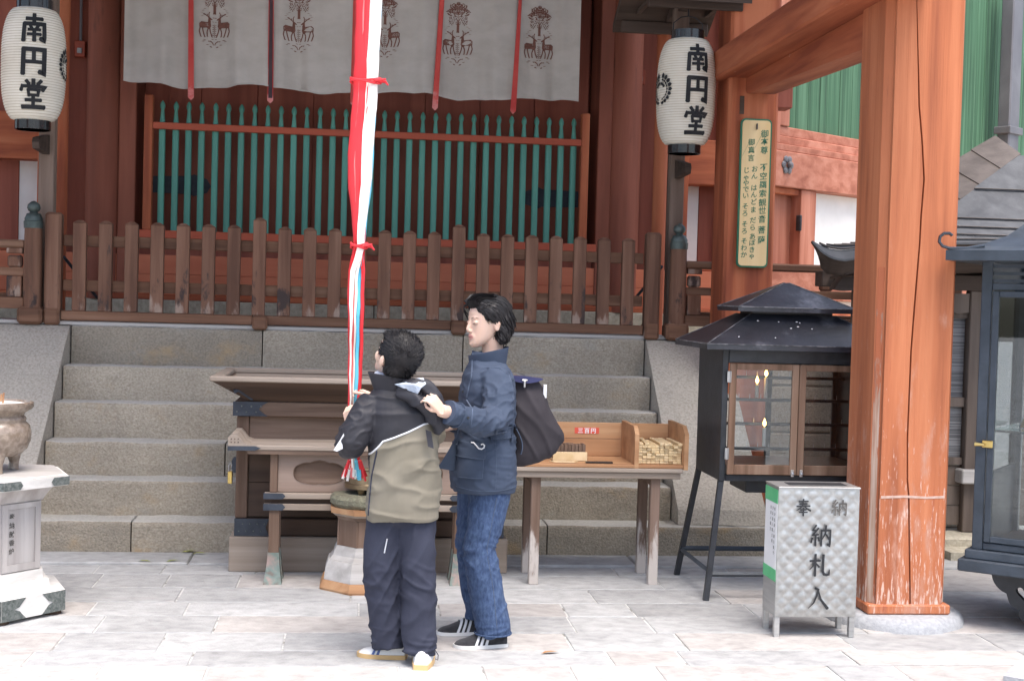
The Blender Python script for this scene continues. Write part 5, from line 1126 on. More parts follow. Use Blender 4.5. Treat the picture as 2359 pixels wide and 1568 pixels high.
b = MB(); b.grid(lambda u, v: ip(EV, .3 + .7 * u).lerp(Vector((ip(HP, .3 + .7 * u).x, max(.4, ip(HP, .3 + .7 * u).y), 1.80)), v) + Vector((.10 * (1 - u) ** 6, .10, -.075)), 30, 2, thick=(0, 0, .01)); obj('eave_soffit', b, M['dkwood'], ss)
b = MB(); b.prism([(4.75, 1.66), (4.77, 1.70), (4.8, 1.735), (5.2, 1.76), (5.2, 1.68), (4.82, 1.65)], 'y', -.10, .0); obj('corner_rafter', b, M['dkwood'], ss)
b = MB(); b.prism([(5.55, -.1), (5.55, .28), (7, .28), (7, -.1)], 'z', 0, .06); obj('step_slab', b, M['base'], ss)

# fallen leaves
for i, (x, y_, lab, m_, a) in enumerate(((.93, -.02, 'yellow-green leaf lying closest to the lowest step', 'leafy', .4), (1.0, -.07, 'yellow-green leaf on the kerb just right of another leaf', 'leafy', .1), (.72, -.31, 'yellow-green leaf lying leftmost on the kerb edge', 'leafy', -.3), (.88, -.30, 'yellow-green leaf on the kerb edge below the pair', 'leafy', .5), (2.753, -2.258, 'brown curled leaf alone on the bright paving at front', 'leafbr', .3))):
    b = MB(); c_, s_ = math.cos(a), math.sin(a); z_ = .015 if i < 4 else .005
    ps = [(-.04, 0, 0), (-.015, .014, .006), (.015, .015, .006), (.045, 0, .002), (.015, -.013, .008), (-.015, -.012, .007)]
    b.add([(x + p[0] * c_ - p[1] * s_, y_ + p[0] * s_ + p[1] * c_, z_ + p[2]) for p in ps], [(0, 1, 5), (1, 2, 4, 5), (2, 3, 4)]); tag(obj('fallen_leaf', b, M[m_]), lab, 'leaf', 'fallen leaves on the paving')

# ------------------------------------------------------------------ people: shared tools
from mathutils.bvhtree import BVHTree
M['skin'] = mat('skin', [(0.64, 0.43, 0.33), (0.70, 0.49, 0.39)], sc=(9, 9, 9), rough=0.5, bump=0.03, bsc=200, var=0.04, sss=0.15)
M['lips'] = mat('lips', [(0.54, 0.27, 0.23), (0.59, 0.30, 0.26)], rough=0.4, bump=0, sss=0.1)
M['hair'] = mat('black_hair', [(0.010, 0.009, 0.010), (0.022, 0.019, 0.020)], sc=(60, 60, 20), rough=0.5, spec=0.3, bump=0.0, var=0.2)
FB = dict(rough=0.85, bump=0.25, bsc=420, bdist=0.0015, sheen=0.0, var=0.10, big=6)
M['jk_black'] = mat('black_nylon', [(0.019, 0.0185, 0.024), (0.027, 0.0265, 0.034)], sc=(5, 5, 5), **{**FB, 'rough': .6})
M['jk_khaki'] = mat('khaki_cloth', [(0.195, 0.174, 0.132), (0.24, 0.214, 0.165)], sc=(5, 5, 5), **FB)
M['pipe_white'] = mat('white_piping', [(0.62, 0.63, 0.66), (0.7, 0.71, 0.74)], rough=0.6, bump=0)
M['lining'] = mat('pale_blue_lining', [(0.40, 0.46, 0.56), (0.60, 0.66, 0.75)], sc=(30, 30, 30), rough=0.35, bump=0.4, bsc=60)
M['trouser'] = mat('dark_navy_trousers', [(0.024, 0.027, 0.046), (0.036, 0.040, 0.064)], sc=(5, 5, 5), **FB)
M['navy'] = mat('navy_cotton', [(0.034, 0.049, 0.082), (0.048, 0.066, 0.106)], sc=(7, 7, 7), **FB)
M['navy_seam'] = mat('faded_navy_seam', [(0.06, 0.08, 0.125), (0.08, 0.105, 0.155)], sc=(60, 60, 60), rough=0.9, bump=0.1)
M['denim'] = mat('blue_denim', [(0.022, 0.042, 0.10), (0.042, 0.072, 0.15), (0.068, 0.11, 0.20)], sc=(90, 90, 40), lo=.3, hi=.7, **{**FB, 'sheen': 0}, wear=(((0.075, 0.115, 0.20), (7, 7, 3), .54, .80),))
M['bagcloth'] = mat('charcoal_bag_cloth', [(0.026, 0.022, 0.027), (0.036, 0.031, 0.037)], sc=(6, 6, 6), **FB)
M['bagblue'] = mat('dark_blue_bag_lining', [(0.025, 0.028, 0.085), (0.04, 0.043, 0.12)], rough=0.6, bump=0.1)
M['suede'] = mat('black_suede', [(0.022, 0.022, 0.026), (0.045, 0.045, 0.05)], sc=(30, 30, 30), rough=0.95, sheen=.2)
M['shoewhite'] = mat('white_shoe', [(0.68, 0.68, 0.67), (0.76, 0.76, 0.75)], rough=0.55, bump=0.05)
M['shoeblue'] = mat('blue_shoe_stripe', [(0.06, 0.10, 0.26), (0.08, 0.13, 0.3)], rough=0.5, bump=0)
M['gum'] = mat('tan_gum_sole', [(0.58, 0.38, 0.17), (0.66, 0.45, 0.22)], rough=0.5, bump=0.05)
M['eartip'] = M['skin']

def clay(mb, voxel, smooth=4, disp=None, clean=True):
    """melt overlapping closed shapes into one continuous skin (world coordinates)"""
    me = bpy.data.meshes.new('clay'); me.from_pydata([Vector(p) for p in mb.v], [], mb.f)
    bm = bmesh.new(); bm.from_mesh(me); bmesh.ops.recalc_face_normals(bm, faces=bm.faces); bm.to_mesh(me); bm.free()
    o = bpy.data.objects.new('clay', me); COL.objects.link(o)
    r = o.modifiers.new('r', 'REMESH'); r.mode = 'VOXEL'; r.voxel_size = voxel
    if smooth: s = o.modifiers.new('s', 'SMOOTH'); s.factor = .5; s.iterations = smooth
    out = bpy.data.meshes.new_from_object(o.evaluated_get(bpy.context.evaluated_depsgraph_get()))
    bpy.data.objects.remove(o); bpy.data.meshes.remove(me)
    if disp:
        out.update(); co = [v.co.copy() for v in out.vertices]; no = [v.normal.copy() for v in out.vertices]
        for i, v in enumerate(out.vertices): v.co = co[i] + no[i] * disp(co[i], no[i])
    return out
def skin_obj(name, me, mats, parent, matfn=None):
    loc = wloc(parent)
    me.materials.clear()
    for m in (mats if isinstance(mats, list) else [mats]): me.materials.append(m)
    for p in me.polygons: p.material_index = matfn(p.center, p.normal) if matfn else 0
    for v in me.vertices: v.co -= loc
    me.shade_smooth(); me.name = name
    o = bpy.data.objects.new(name, me); COL.objects.link(o); o.parent = parent; return o
def bvh(me): return BVHTree.FromPolygons([v.co.copy() for v in me.vertices], [tuple(p.vertices) for p in me.polygons])
def onto(tree, x, z, off=.002, d=(0, 1, 0), start=None):
    d = Vector(d); s = Vector(start) if start else Vector((x, -4, z)); h = tree.ray_cast(s, d)
    return (h[0] - d * off) if h[0] is not None else None
def drape_line(tree, pts, step=.012):
    out = []
    for a, c in zip(pts, pts[1:]):
        a, c = Vector(a), Vector(c); n = max(1, int((c - a).length / step))
        for k in range(n): out.append(a.lerp(c, k / n))
    out.append(Vector(pts[-1])); r = [onto(tree, p.x, p.y, 0) for p in out]; r = [p for p in r if p is not None]
    return r
def drape_patch(tree, quad, nu, nv, off, t=.004):
    """patch of cloth laid on the surface; quad = four (x, z) corners, lower left first, anticlockwise"""
    b = MB(); q_ = [Vector(c) for c in quad]
    def P(u, v):
        p = q_[0].lerp(q_[1], u).lerp(q_[3].lerp(q_[2], u), v); h = onto(tree, p.x, p.y, off); return h if h is not None else Vector((p.x, -2.2, p.y))
    b.grid(P, nu, nv, thick=(0, t, 0)); return b
def face_loft(bb, MX, k=1.0, chin=0.0):
    rings = []
    for z, w, yf, yb in ((-.110, .012, -.072, -.050), (-.105, .024, -.083, -.035), (-.092, .036, -.088, -.010), (-.075, .046, -.087, .020), (-.055, .054, -.085, .045), (-.030, .063, -.083, .070), (-.005, .069, -.082, .088), (.022, .0725, -.083, .098), (.05, .073, -.081, .102), (.078, .068, -.068, .098), (.098, .056, -.046, .082), (.112, .036, -.018, .055), (.118, .012, .006, .03)):
        r = []
        for j in range(28):
            a = 2 * math.pi * j / 28; c, s_ = math.cos(a), math.sin(a); f = 1 - .16 * max(0, -s_) ** 2
            r.append(MX @ Vector((w * k * f * math.copysign(abs(c) ** .92, c), ((yf + yb) / 2 + (yb - yf) / 2 * math.copysign(abs(s_) ** .85, s_)) * k, (z + (chin if z < -.06 else 0)) * k)))
        rings.append(r)
    bb.loft(rings)
def ringz(cx, cy_, z, rx, ry, n=32, e=2.3, tilt=0):
    o = []
    for k in range(n):
        a = 2 * math.pi * k / n; c, s = math.cos(a), math.sin(a)
        o.append((cx + rx * math.copysign(abs(c) ** (2 / e), c), cy_ + ry * math.copysign(abs(s) ** (2 / e), s), z + tilt * c))
    return o
def limb(b, pts, rad, n=16):      # smooth path through joints
    P = [Vector(p) for p in pts]; out = []; ro = []
    for i in range(len(P) - 1):
        p0, p1, p2, p3 = P[max(i - 1, 0)], P[i], P[i + 1], P[min(i + 2, len(P) - 1)]
        for k in range(6):
            t = k / 6; out.append(.5 * ((2 * p1) + (p2 - p0) * t + (2 * p0 - 5 * p1 + 4 * p2 - p3) * t * t + (3 * p1 - p0 - 3 * p2 + p3) * t ** 3)); ro.append(rad[i] + (rad[i + 1] - rad[i]) * t)
    out.append(P[-1]); ro.append(rad[-1]); b.tube(out, ro, n)
def hand(b, wrist, direc, dorsal, s=1.0, right=False, bends=(.5, .8, .6), thumb_in=.5, spread=1.0):
    x = Vector(direc).normalized(); z = (Vector(dorsal) - x * Vector(dorsal).dot(x)).normalized(); y = z.cross(x)
    if right: y = -y
    w = Vector(wrist); L = lambda a, c, d: w + (x * a + y * c + z * d) * s
    ys = [.029, .0098, -.0098, -.028]; k_ = [.95, 1.06, 1.0, .80]; rr_ = [.0078, .008, .0076, .0066]
    for yy in ys: b.tube([L(-.02, yy * .45, 0), L(.03, yy * .8, .002), L(.088, yy * 1.0, .001)], [.017 * s, .0155 * s, .0115 * s], 8)
    b.ball(L(.045, 0, -.002), (.04 * s, .036 * s, .015 * s), M=Matrix((x, y, z)).transposed(), n=12)
    for i in range(4):
        p = Vector((.088, ys[i], 0)); a = 0; path = [L(.06, ys[i], 0), L(*p)]
        for j, ln in enumerate((.041, .026, .021)):
            a += bends[j] * (1 + .06 * i); p = p + Vector((math.cos(a) * ln * k_[i], (i - 1.5) * -.003 * spread, -math.sin(a) * ln * k_[i])); path.append(L(*p))
        b.tube(path, [rr_[i] * s * q_ for q_ in (1.1, 1.12, 1.0, .95, .72)], 8)
    t = thumb_in; b.tube([L(.012, .018, -.004), L(.04, .042, -.012), L(.066, .050 - .012 * t, -.018 - .02 * t), L(.088, .046 - .03 * t, -.02 - .035 * t)], [.014 * s, .012 * s, .0095 * s, .007 * s], 8)
def shoe(parent, heel, ang, ln, wd, ht, mats, name='shoe', stripes=None, solez=.022):
    """mats = upper, sole, stripe; ang = direction of the toe in the ground plane"""
    c, s = math.cos(ang), math.sin(ang); hx, hy = heel
    W_ = lambda a, d, z: (hx + c * a - s * d, hy + s * a + c * d, z)
    def sec(t): # half width, height
        wv = wd * (.30 + .16 * math.sin(min(1, t * 2) * math.pi / 2) if t < .3 else .44 + .06 * math.sin((t - .3) / .7 * math.pi) if t < .8 else .45 * math.sqrt(max(0.02, 1 - ((t - .8) / .2) ** 2)))
        hv = ht * (1 - .05 * t if t < .35 else .98 - .50 * (t - .35) / .45 if t < .8 else .48 * (1 - .5 * ((t - .8) / .2) ** 2)); return wv, hv
    b = MB(); rings = []; n = 16
    for k in range(19):
        t = .01 + .985 * k / 18; wv, hv = sec(t); rings.append([W_(ln * t, wv * math.cos(a) * (1 if math.sin(a) > -.1 else .9), solez * .8 + max(0, math.sin(a)) ** .8 * (hv - solez)) for a in [2 * math.pi * j / n for j in range(n)]])
    b.loft(rings); o = obj(name, b, mats[0], parent, angle=70)
    b = MB(); out = []
    for k in range(19): t = k / 18; wv, _ = sec(max(.01, min(.995, t))); out.append((ln * (t * 1.02 - .01), wv + .003))
    pol = [W_(a, w, 0)[:2] for a, w in out] + [W_(a, -w, 0)[:2] for a, w in reversed(out)]; b.prism(pol, 'z', 0.0005, solez); obj('sole', b, mats[1], o, angle=50)
    if stripes:
        for t0 in stripes:
            b = MB(); rg_ = []
            for e in (0, 1):
                rg_.append([W_(ln * (t0 + .055 * e + .10 * (1 - abs(math.sin(a)))) , (sec(t0 + .055 * e)[0] + .002) * math.cos(a), solez * .9 + max(0, math.sin(a)) ** .8 * (sec(t0 + .055 * e + .1 * (1 - abs(math.sin(a))))[1] - solez + .0025)) for a in [math.pi * j / 14 for j in range(15)]])
            vs_ = rg_[0] + rg_[1]; b.add(vs_, [(j, j + 1, 16 + j, 15 + j) for j in range(14)]); obj('stripe', b, mats[2], o, recalc=False)
    return o
def fold(p, sx, sy, sz, o=0): return noise.noise((p.x * sx + o, p.y * sy + o, p.z * sz + o))
def ridge(p, sx, sy, sz, o=0):
    n = abs(noise.noise((p.x * sx + o, p.y * sy - o, p.z * sz + o))); return 1.9 * max(0, 1 - 3.2 * n) ** 1.3 - .6
def hair_strand(b, pts, w, n=4): b.tube(pts, [(w * f, w * .5 * f) for f in ([.8, 1.0, .9, .7, .25] if len(pts) == 5 else [.9, 1.0, .2] if len(pts) == 3 else [1.0] * len(pts))], n)

# ------------------------------------------------------------------ the woman
wo = thing('person', 'woman in navy belted jacket and jeans reaching to the boy\'s hood, eyes closed', 'person', (2.46, -2.0, 0))
b = MB()
HC = Vector((2.462, -2.005, 1.438)); HY = R(-69)          # head centre; turned from facing the camera towards the left
HM = Matrix.Translation(HC) @ Matrix.Rotation(HY, 4, 'Z') @ Matrix.Rotation(R(4), 4, 'X')
HR = HM.to_3x3()
def hb(bb, c, r, n=16): bb.ball(HM @ Vector(c), r, M=HR, n=n)
def head(bb):
    face_loft(bb, HM)
    for s in (1, -1):
        hb(bb, (s * .030, -.0725, .0035), (.0165, .010, .0085)); hb(bb, (s * .0095, -.090, -.034), (.0085, .009, .007))
        hb(bb, (s * .072, .014, -.012), (.008, .017, .028)); hb(bb, (s * .077, .020, -.002), (.006, .013, .018))
    hb(bb, (0, -.070, .024), (.042, .014, .014))
    bb.tube([HM @ Vector(p) for p in ((0, -.078, .018), (0, -.087, -.006), (0, -.095, -.026), (0, -.094, -.035))], [.008, .0088, .0108, .008], 10)
    hb(bb, (0, -.0835, -.0545), (.021, .0085, .0064)); hb(bb, (0, -.0825, -.0665), (.017, .0085, .0066)); hb(bb, (0, -.074, -.06), (.03, .016, .026)); hb(bb, (0, -.076, -.092), (.018, .014, .013))
    bb.tube([HM @ Vector(p) for p in ((0, .02, -.05), (0, .024, -.12), (0, .02, -.17))], [.050, .048, .048], 16)
head(b)
b.loft([ringz(2.47, -2.0, z, rx, ry, 24) for z, rx, ry in ((.70, .10, .13), (.85, .11, .15), (1.0, .095, .125), (1.12, .10, .145), (1.21, .085, .15), (1.26, .05, .06))])
S1, E1, W1, H1 = (2.49, -2.155, 1.195), (2.47, -2.29, 1.015), (2.262, -2.51, 1.072), (2.232, -2.54, 1.082)
S2, E2, W2 = (2.455, -1.845, 1.195), (2.405, -1.86, 1.0), (2.30, -2.10, .985)
limb(b, [S1, E1, W1, H1], [.045, .038, .028, .025]); limb(b, [S2, E2, W2, (2.27, -2.17, .985)], [.045, .038, .028, .025])
hand(b, H1, (-.62, -.22, .75), (.25, -.80, .45), .72, bends=(1.0, .8, .4), thumb_in=.9); hand(b, (2.27, -2.17, .985), (-.65, -.75, .1), (.2, -.3, .9), .92, right=True)
limb(b, [(2.485, -2.07, .72), (2.455, -2.105, .42), (2.525, -2.13, .07)], [.085, .055, .04]); limb(b, [(2.45, -1.93, .72), (2.432, -1.93, .42), (2.50, -1.90, .07)], [.085, .055, .04])
me = clay(b, .003, 7)
hi = HM.inverted()
def wm(c, n):
    l = hi @ c
    return 1 if (abs(l.x) < .023 and l.y < -.074 and -.074 < l.z < -.048 and (abs(l.x) / .024) ** 2 + ((l.z + .0605) / .0135) ** 2 < 1) else 0
body = skin_obj('body', me, [M['skin'], M['lips']], wo, wm)
ft = BVHTree.FromPolygons([v.co + wloc(wo) for v in body.data.vertices], [tuple(p.vertices) for p in body.data.polygons])
def onface(p, off=.0006):
    h = ft.find_nearest(HM @ Vector(p)); return h[0] + h[1] * off
b = MB()
for s in (1, -1):      # closed lids, brows, mouth line, nostrils
    b.tube([onface(p) for p in ((s * .0155, -.0765, -.0005), (s * .024, -.0815, -.0045), (s * .034, -.0792, -.0048), (s * .0445, -.0695, -.001))], [.0004, .0010, .0010, .0005], 5)
obj('eyelashes', b, M['hair'], body)
b = MB()
for s in (1, -1): b.tube([onface(p) for p in ((s * .014, -.0835, .021), (s * .026, -.0825, .0265), (s * .040, -.0725, .026), (s * .049, -.061, .020))], [(.0008, .0006), (.0014, .0007), (.0012, .0007), (.0004, .0004)], 5)
obj('eyebrows', b, M['hair'], body)
b = MB(); b.tube([onface(p) for p in ((-.019, -.0835, -.0600), (-.008, -.0905, -.0603), (0, -.0915, -.0608), (.008, -.0905, -.0603), (.019, -.0835, -.0600))], [.0006, .0017, .0019, .0017, .0006], 5); obj('mouth_line', b, mat('dark_mouth', [(.25, .09, .08), (.28, .10, .09)], bump=0), body)
# hair
def hl(*p): return HM @ Vector(p)
b = MB()
hb(b, (0, .024, .046), (.084, .088, .077), 22); hb(b, (0, .062, -.005), (.083, .062, .085), 20); hb(b, (0, .048, -.066), (.064, .050, .042), 16); hb(b, (0, -.030, .092), (.058, .045, .030), 16)
for s in (1, -1): hb(b, (s * .066, .010, .040), (.024, .050, .045), 14); hb(b, (s * .060, .050, -.05), (.026, .034, .046), 14); hb(b, (s * .045, -.044, .072), (.022, .024, .026), 14)
hm_ = clay(b, .006, 6, disp=lambda p, n: .0025 * ridge(p, 26, 26, 60) )
hm_c = hm_.copy(); hair = skin_obj('hair', hm_, M['hair'], wo)
q = random.Random(21); b = MB()
htr = bvh(hm_c)
for i in range(1100):
    v = hm_c.vertices[q.randrange(len(hm_c.vertices))]; p = v.co.copy(); l0 = HM.inverted() @ p
    if l0.y < -.02 and l0.z < .03: continue
    ln = q.uniform(.05, .09) if l0.z > -.02 else q.uniform(.015, .035); lift = q.uniform(.001, .007) if q.random() < .8 else q.uniform(.007, .02); pts = []; sg = 1 if l0.x > 0 else -1; sw = q.uniform(-.25, .25)
    for k in range(5):
        h = htr.find_nearest(p); n = h[1]; pts.append(h[0] + n * (.0015 + lift * (k / 4) ** 2))
        l = HM.inverted() @ h[0]; bk = max(0, min(1, (.10 - l.y) / .12)); top = max(0, min(1, (l.z - .03) / .09))
        F = HR @ Vector((sg * (.35 * top + .1) + sw, .95 * bk + .15, -.25 - .95 * (1 - top) - .35 * (1 - bk)))
        F = F - n * F.dot(n); p = h[0] + F.normalized() * ln / 4
    hair_strand(b, pts, q.uniform(.002, .0042))
for i in range(130):      # swept-up fringe at the front
    s = q.choice((1, -1, 1)); x0 = q.uniform(0, .052) * s; lift = q.uniform(.0, .028)
    p = [(x0, -.070 + abs(x0) * .35, .062 + q.uniform(-.006, .012)), (x0 * 1.15, -.080 + abs(x0) * .3 - lift * .6, .088 + lift * .5), (x0 * 1.25 + .006 * s, -.062 - lift * .3, .112 + lift), (x0 * 1.3 + .012 * s, -.025, .126 + lift * .7), (x0 * 1.35 + .016 * s, .02 + q.uniform(0, .02), .130 + lift * .2)]
    pw = [hl(*c) for c in p]
    for k in (2, 3, 4):
        h = htr.find_nearest(pw[k]); pw[k] = h[0] + h[1] * (.003 + lift * (.5, .3, .1)[k - 2])
    hair_strand(b, pw, q.uniform(.0018, .0036))
for i in range(26):       # stray curl over the forehead side
    f = q.uniform(-1, 1); p = [(-.030 + .01 * f, -.066, .085), (-.046 + .008 * f, -.088, .078 + .008 * f), (-.056 + .006 * f, -.086, .060 + .01 * f), (-.060, -.074, .040 + .014 * f), (-.062 + .003 * f, -.064, .026 + .02 * f)]
    hair_strand(b, [hl(*c) for c in p], q.uniform(.0016, .003))
obj('locks', b, M['hair'], hair, angle=80)

# jacket
b = MB()
TR = [(.682, 2.466, .143, .185), (.735, 2.462, .152, .195), (.833, 2.463, .148, .185), (.932, 2.468, .134, .160), (1.03, 2.474, .130, .168), (1.13, 2.474, .126, .180), (1.20, 2.475, .112, .170), (1.245, 2.470, .088, .120), (1.275, 2.462, .070, .080)]
b.loft([ringz(cx, -2.0, z, rx, ry, 36, 2.5) for z, cx, rx, ry in TR])
limb(b, [(2.49, -2.12, 1.21), (2.505, -2.19, 1.12), (2.482, -2.285, 1.022), (2.39, -2.395, 1.028), (2.262, -2.512, 1.072)], [.070, .073, .064, .058, .047], 20)
limb(b, [(2.455, -1.86, 1.20), (2.43, -1.85, 1.10), (2.40, -1.87, 1.0), (2.33, -2.03, .985)], [.07, .068, .06, .05], 20)
b.tube([(2.466, -2.01, 1.22), (2.468, -2.008, 1.26), (2.474, -2.004, 1.292)], [.092, .083, .078], 24)
def arm_t(p):      # how close to the near sleeve
    return max(0, min(1, (-2.17 - p.y) / .05))
def wj(p, n):
    a = arm_t(p); d = .0015 * fold(p, 14, 14, 9) + .0024 * ridge(p, 12, 12, 26, 3)
    el = max(0, 1 - (Vector(p) - Vector((2.46, -2.28, 1.02))).length / .16)
    d += a * (.0080 * ridge(Vector((p.x * .8 + p.z * .5, p.y, p.z * .7 - p.x * .5)), 20, 5, 26, 1) * (.35 + .9 * el))
    d += (1 - a) * .006 * ridge(Vector((p.x, p.y, p.z + .4 * p.x)), 6, 6, 22, 7) * max(0, 1 - abs(p.z - .95) / .14)
    belt = math.exp(-((p.z - .955) / .03) ** 2) * (1 - a); d -= .007 * belt
    if p.z < .85: d += .0035 * fold(p, 16, 16, 3, 2) 
    return d
jm = clay(b, .006, 5, disp=wj); jt = bvh(jm)
jk = skin_obj('jacket', jm, [M['navy']], wo)
# open front edge, placket, collar edge, hem, seams
b = MB(); b.grid(lambda u, v: (2.345 - .085 * u * (v ** 1.5) - .012 * v, -2.10 - .03 * u, 1.02 - .245 * v + .035 * u * (v - .5)), 6, 14, thick=(.004, .004, 0)); obj('front_flap', b, M['navy'], jk)
pl = drape_line(jt, [(2.40, 1.30), (2.392, 1.22), (2.372, 1.12), (2.362, 1.02)]); b = MB(); b.tube([p + Vector((0, -.001, 0)) for p in pl], (.0035, .0035), 5)
obj('placket_seam', b, M['navy_seam'], jk)
b = MB()
for z in (1.215, 1.13, 1.05): 
    p = onto(jt, 2.365 - (1.215 - z) * .1, z, .003)
    if p is not None: b.ball(p, (.006, .003, .006), n=8)
obj('buttons', b, M['lacq'], jk)
b = MB(); b.grid(lambda u, v: (2.470 + (.084 + .016 * v * (1 - abs(2 * u - 1))) * math.cos(R(30 + 300 * u) + R(150)) - .004 * v, -2.006 + (.086 + .012 * v) * math.sin(R(30 + 300 * u) + R(150)), 1.25 + .056 * v + .022 * v * math.cos(R(30 + 300 * u) + R(150))), 36, 6, thick=(0, 0, .004)); obj('collar', b, M['navy'], jk, angle=70)
def seam(n, pts, r=.0022):
    L = drape_line(jt, pts)
    if len(L) > 2: b = MB(); b.tube(L, r, 5); obj(n, b, M['navy_seam'], jk)
seam('hem_seam', [(2.335, .712), (2.40, .702), (2.50, .700), (2.60, .712)]); seam('side_seam', [(2.497, .945), (2.505, .83), (2.502, .71)], .0015); seam('shoulder_seam', [(2.43, 1.235), (2.50, 1.245), (2.55, 1.215), (2.565, 1.15), (2.56, 1.08)], .002)
# belt, loop, buckle end
def band(z0, z1, x0_, x1_, off, name, m, slope=0.0): b = drape_patch(jt, [(x0_, z0), (x1_, z0 + slope), (x1_, z1 + slope), (x0_, z1)], max(6, int((x1_ - x0_) / .012)), 4, off); return obj(name, b, M[m], jk)
band(.925, .976, 2.478, 2.600, .011, 'belt', 'navy', .006)
for x_ in (2.478, 2.575): band(.912, .990, x_, x_ + .010, .016, 'belt_loop', 'navy')
for z_ in (.929, .973): L = [p + Vector((0, -.0115, 0)) for p in drape_line(jt, [(2.48, z_), (2.595, z_ + .006)])]; b = MB(); b.tube(L, .0016, 5); obj('belt_stitch', b, M['navy_seam'], jk)
b = MB(); b.grid(lambda u, v: (2.598 + .030 * math.sin(v * 2.2) + .003, -2.055 + .024 * u, .965 - .115 * v), 2, 10, thick=(.003, 0, 0)); obj('belt_end', b, M['navy'], jk); b = MB(); b.tube([(2.603 + .030 * math.sin(t * 2.2), -2.058, .965 - .115 * t) for t in [k / 10 for k in range(11)]], .0022, 5); obj('belt_stitch', b, M['navy_seam'], jk)
# cargo pocket with flap and the white cord
pb = obj('pocket', drape_patch(jt, [(2.338, .752), (2.446, .752), (2.450, .905), (2.332, .905)], 12, 14, .010, .010), M['navy'], jk, angle=50)
fl = obj('pocket_flap', drape_patch(jt, [(2.326, .846), (2.452, .840), (2.452, .910), (2.328, .912)], 12, 7, .015, .004), M['navy'], jk, angle=50)
for pts in ([(2.326, .848), (2.452, .842)], [(2.452, .842), (2.452, .908)]): 
    L = [p + Vector((0, -.0155, 0)) for p in drape_line(jt, pts)]
    if len(L) > 1: b = MB(); b.tube(L, .0016, 5); obj('flap_stitch', b, M['navy_seam'], fl)
for pts in ([(2.342, .758), (2.441, .758)], [(2.443, .758), (2.447, .84)]):
    L = [p + Vector((0, -.0105, 0)) for p in drape_line(jt, pts)]
    if len(L) > 1: b = MB(); b.tube(L, .0014, 5); obj('pocket_stitch', b, M['navy_seam'], pb)
cd = [(2.392, .912), (2.403, .911), (2.414, .900), (2.424, .888), (2.436, .886), (2.447, .892), (2.449, .902), (2.443, .908), (2.434, .905)]
b = MB(); b.tube([(onto(jt, x, z, .021) or Vector((x, -2.2, z))) for x, z in cd], .0034, 6); obj('white_cord', b, M['pipe_white'], pb)
b = MB(); d_ = Vector((-.72, -.64, .27)).normalized(); w_ = Vector((2.266, -2.508, 1.071))
b.tube([w_ - d_ * .004, w_ + d_ * .010], [.052, .050], 20); b.tube([w_ - d_ * .05, w_ - d_ * .045], [.056, .056], 20); obj('cuff', b, M['navy'], jk)
# jeans
b = MB()
limb(b, [(2.486, -2.06, .73), (2.488, -2.075, .66), (2.470, -2.10, .54), (2.447, -2.12, .45), (2.455, -2.125, .38), (2.487, -2.13, .22), (2.510, -2.135, .12), (2.515, -2.135, .055)], [.10, .096, .080, .068, .076, .076, .079, .080], 22)
limb(b, [(2.45, -1.94, .73), (2.448, -1.94, .66), (2.432, -1.935, .54), (2.425, -1.93, .42), (2.455, -1.91, .22), (2.478, -1.905, .12), (2.482, -1.905, .075)], [.10, .092, .078, .068, .070, .072, .074], 22)
b.ball((2.47, -2.0, .74), (.13, .14, .09), n=18)
def wd_(p, n):
    k = max(0, 1 - abs(p.z - .42) / .12); h = max(0, 1 - (p.z - .05) / .1); return .0018 * fold(p, 16, 16, 8) + .006 * k * ridge(Vector((p.x, p.y, p.z + .5 * (p.x - 2.45))), 7, 7, 24, 4) + .005 * h * ridge(p, 6, 6, 30, 2) + .003 * ridge(Vector((p.x, p.y, p.z - p.x)), 8, 8, 12, 6)
dm = clay(b, .006, 4, disp=wd_); dt = bvh(dm); jn = skin_obj('jeans', dm, M['denim'], wo)
L = drape_line(dt, [(2.512, .67), (2.49, .54), (2.473, .45), (2.478, .40), (2.505, .27), (2.525, .10)]); b = MB(); b.tube(L, .0018, 5); obj('side_seam', b, M['navy_seam'], jn)
b = MB(); b.tube([(2.515 + .0815 * math.cos(a), -2.135 + .0815 * math.sin(a), .064) for a in [2 * math.pi * k / 24 for k in range(25)]], .004, 5); obj('hem', b, M['denim'], jn)
SM = (M['suede'], M['shoewhite'], M['pipe_white'])
shoe(wo, (2.578, -2.115), R(188), .238, .092, .085, SM, 'shoe', (.30, .40, .50), .016); shoe(wo, (2.515, -1.885), R(186), .235, .09, .085, SM, 'shoe', (.30, .40, .50), .016)

# shoulder bag
bg = thing('shoulder_bag', 'charcoal cloth shoulder bag with white tag hanging behind the woman', 'bag', (2.71, -1.96, .80))
b = MB(); PB = [(2.575, .79, 1.195), (2.61, .782, 1.195), (2.66, .79, 1.192), (2.70, .80, 1.188), (2.735, .812, 1.15), (2.765, .825, 1.06), (2.80, .845, .99), (2.832, .905, .935)]
rings = []
for i, (x, z0, z1) in enumerate(PB):
    d_ = (.035, .06, .07, .072, .068, .06, .045, .008)[i]; zm = (z0 + z1) / 2; hz = (z1 - z0) / 2
    rings.append([(x, -1.965 + d_ * (abs(math.cos(a)) ** .8 * (1 if math.cos(a) > 0 else -1)) * (1 - .45 * max(0, math.sin(a)) ** 2), zm + hz * math.copysign(abs(math.sin(a)) ** .75, math.sin(a))) for a in [2 * math.pi * k / 24 for k in range(24)]])
b.loft(rings); bm_ = clay(b, .007, 5, disp=lambda p, n: .004 * ridge(Vector((p.x + p.z * .5, p.y, p.z * .4)), 12, 6, 10, 2) + .002 * fold(p, 18, 18, 18))
bt = bvh(bm_); bag = skin_obj('bag_body', bm_, M['bagcloth'], bg)
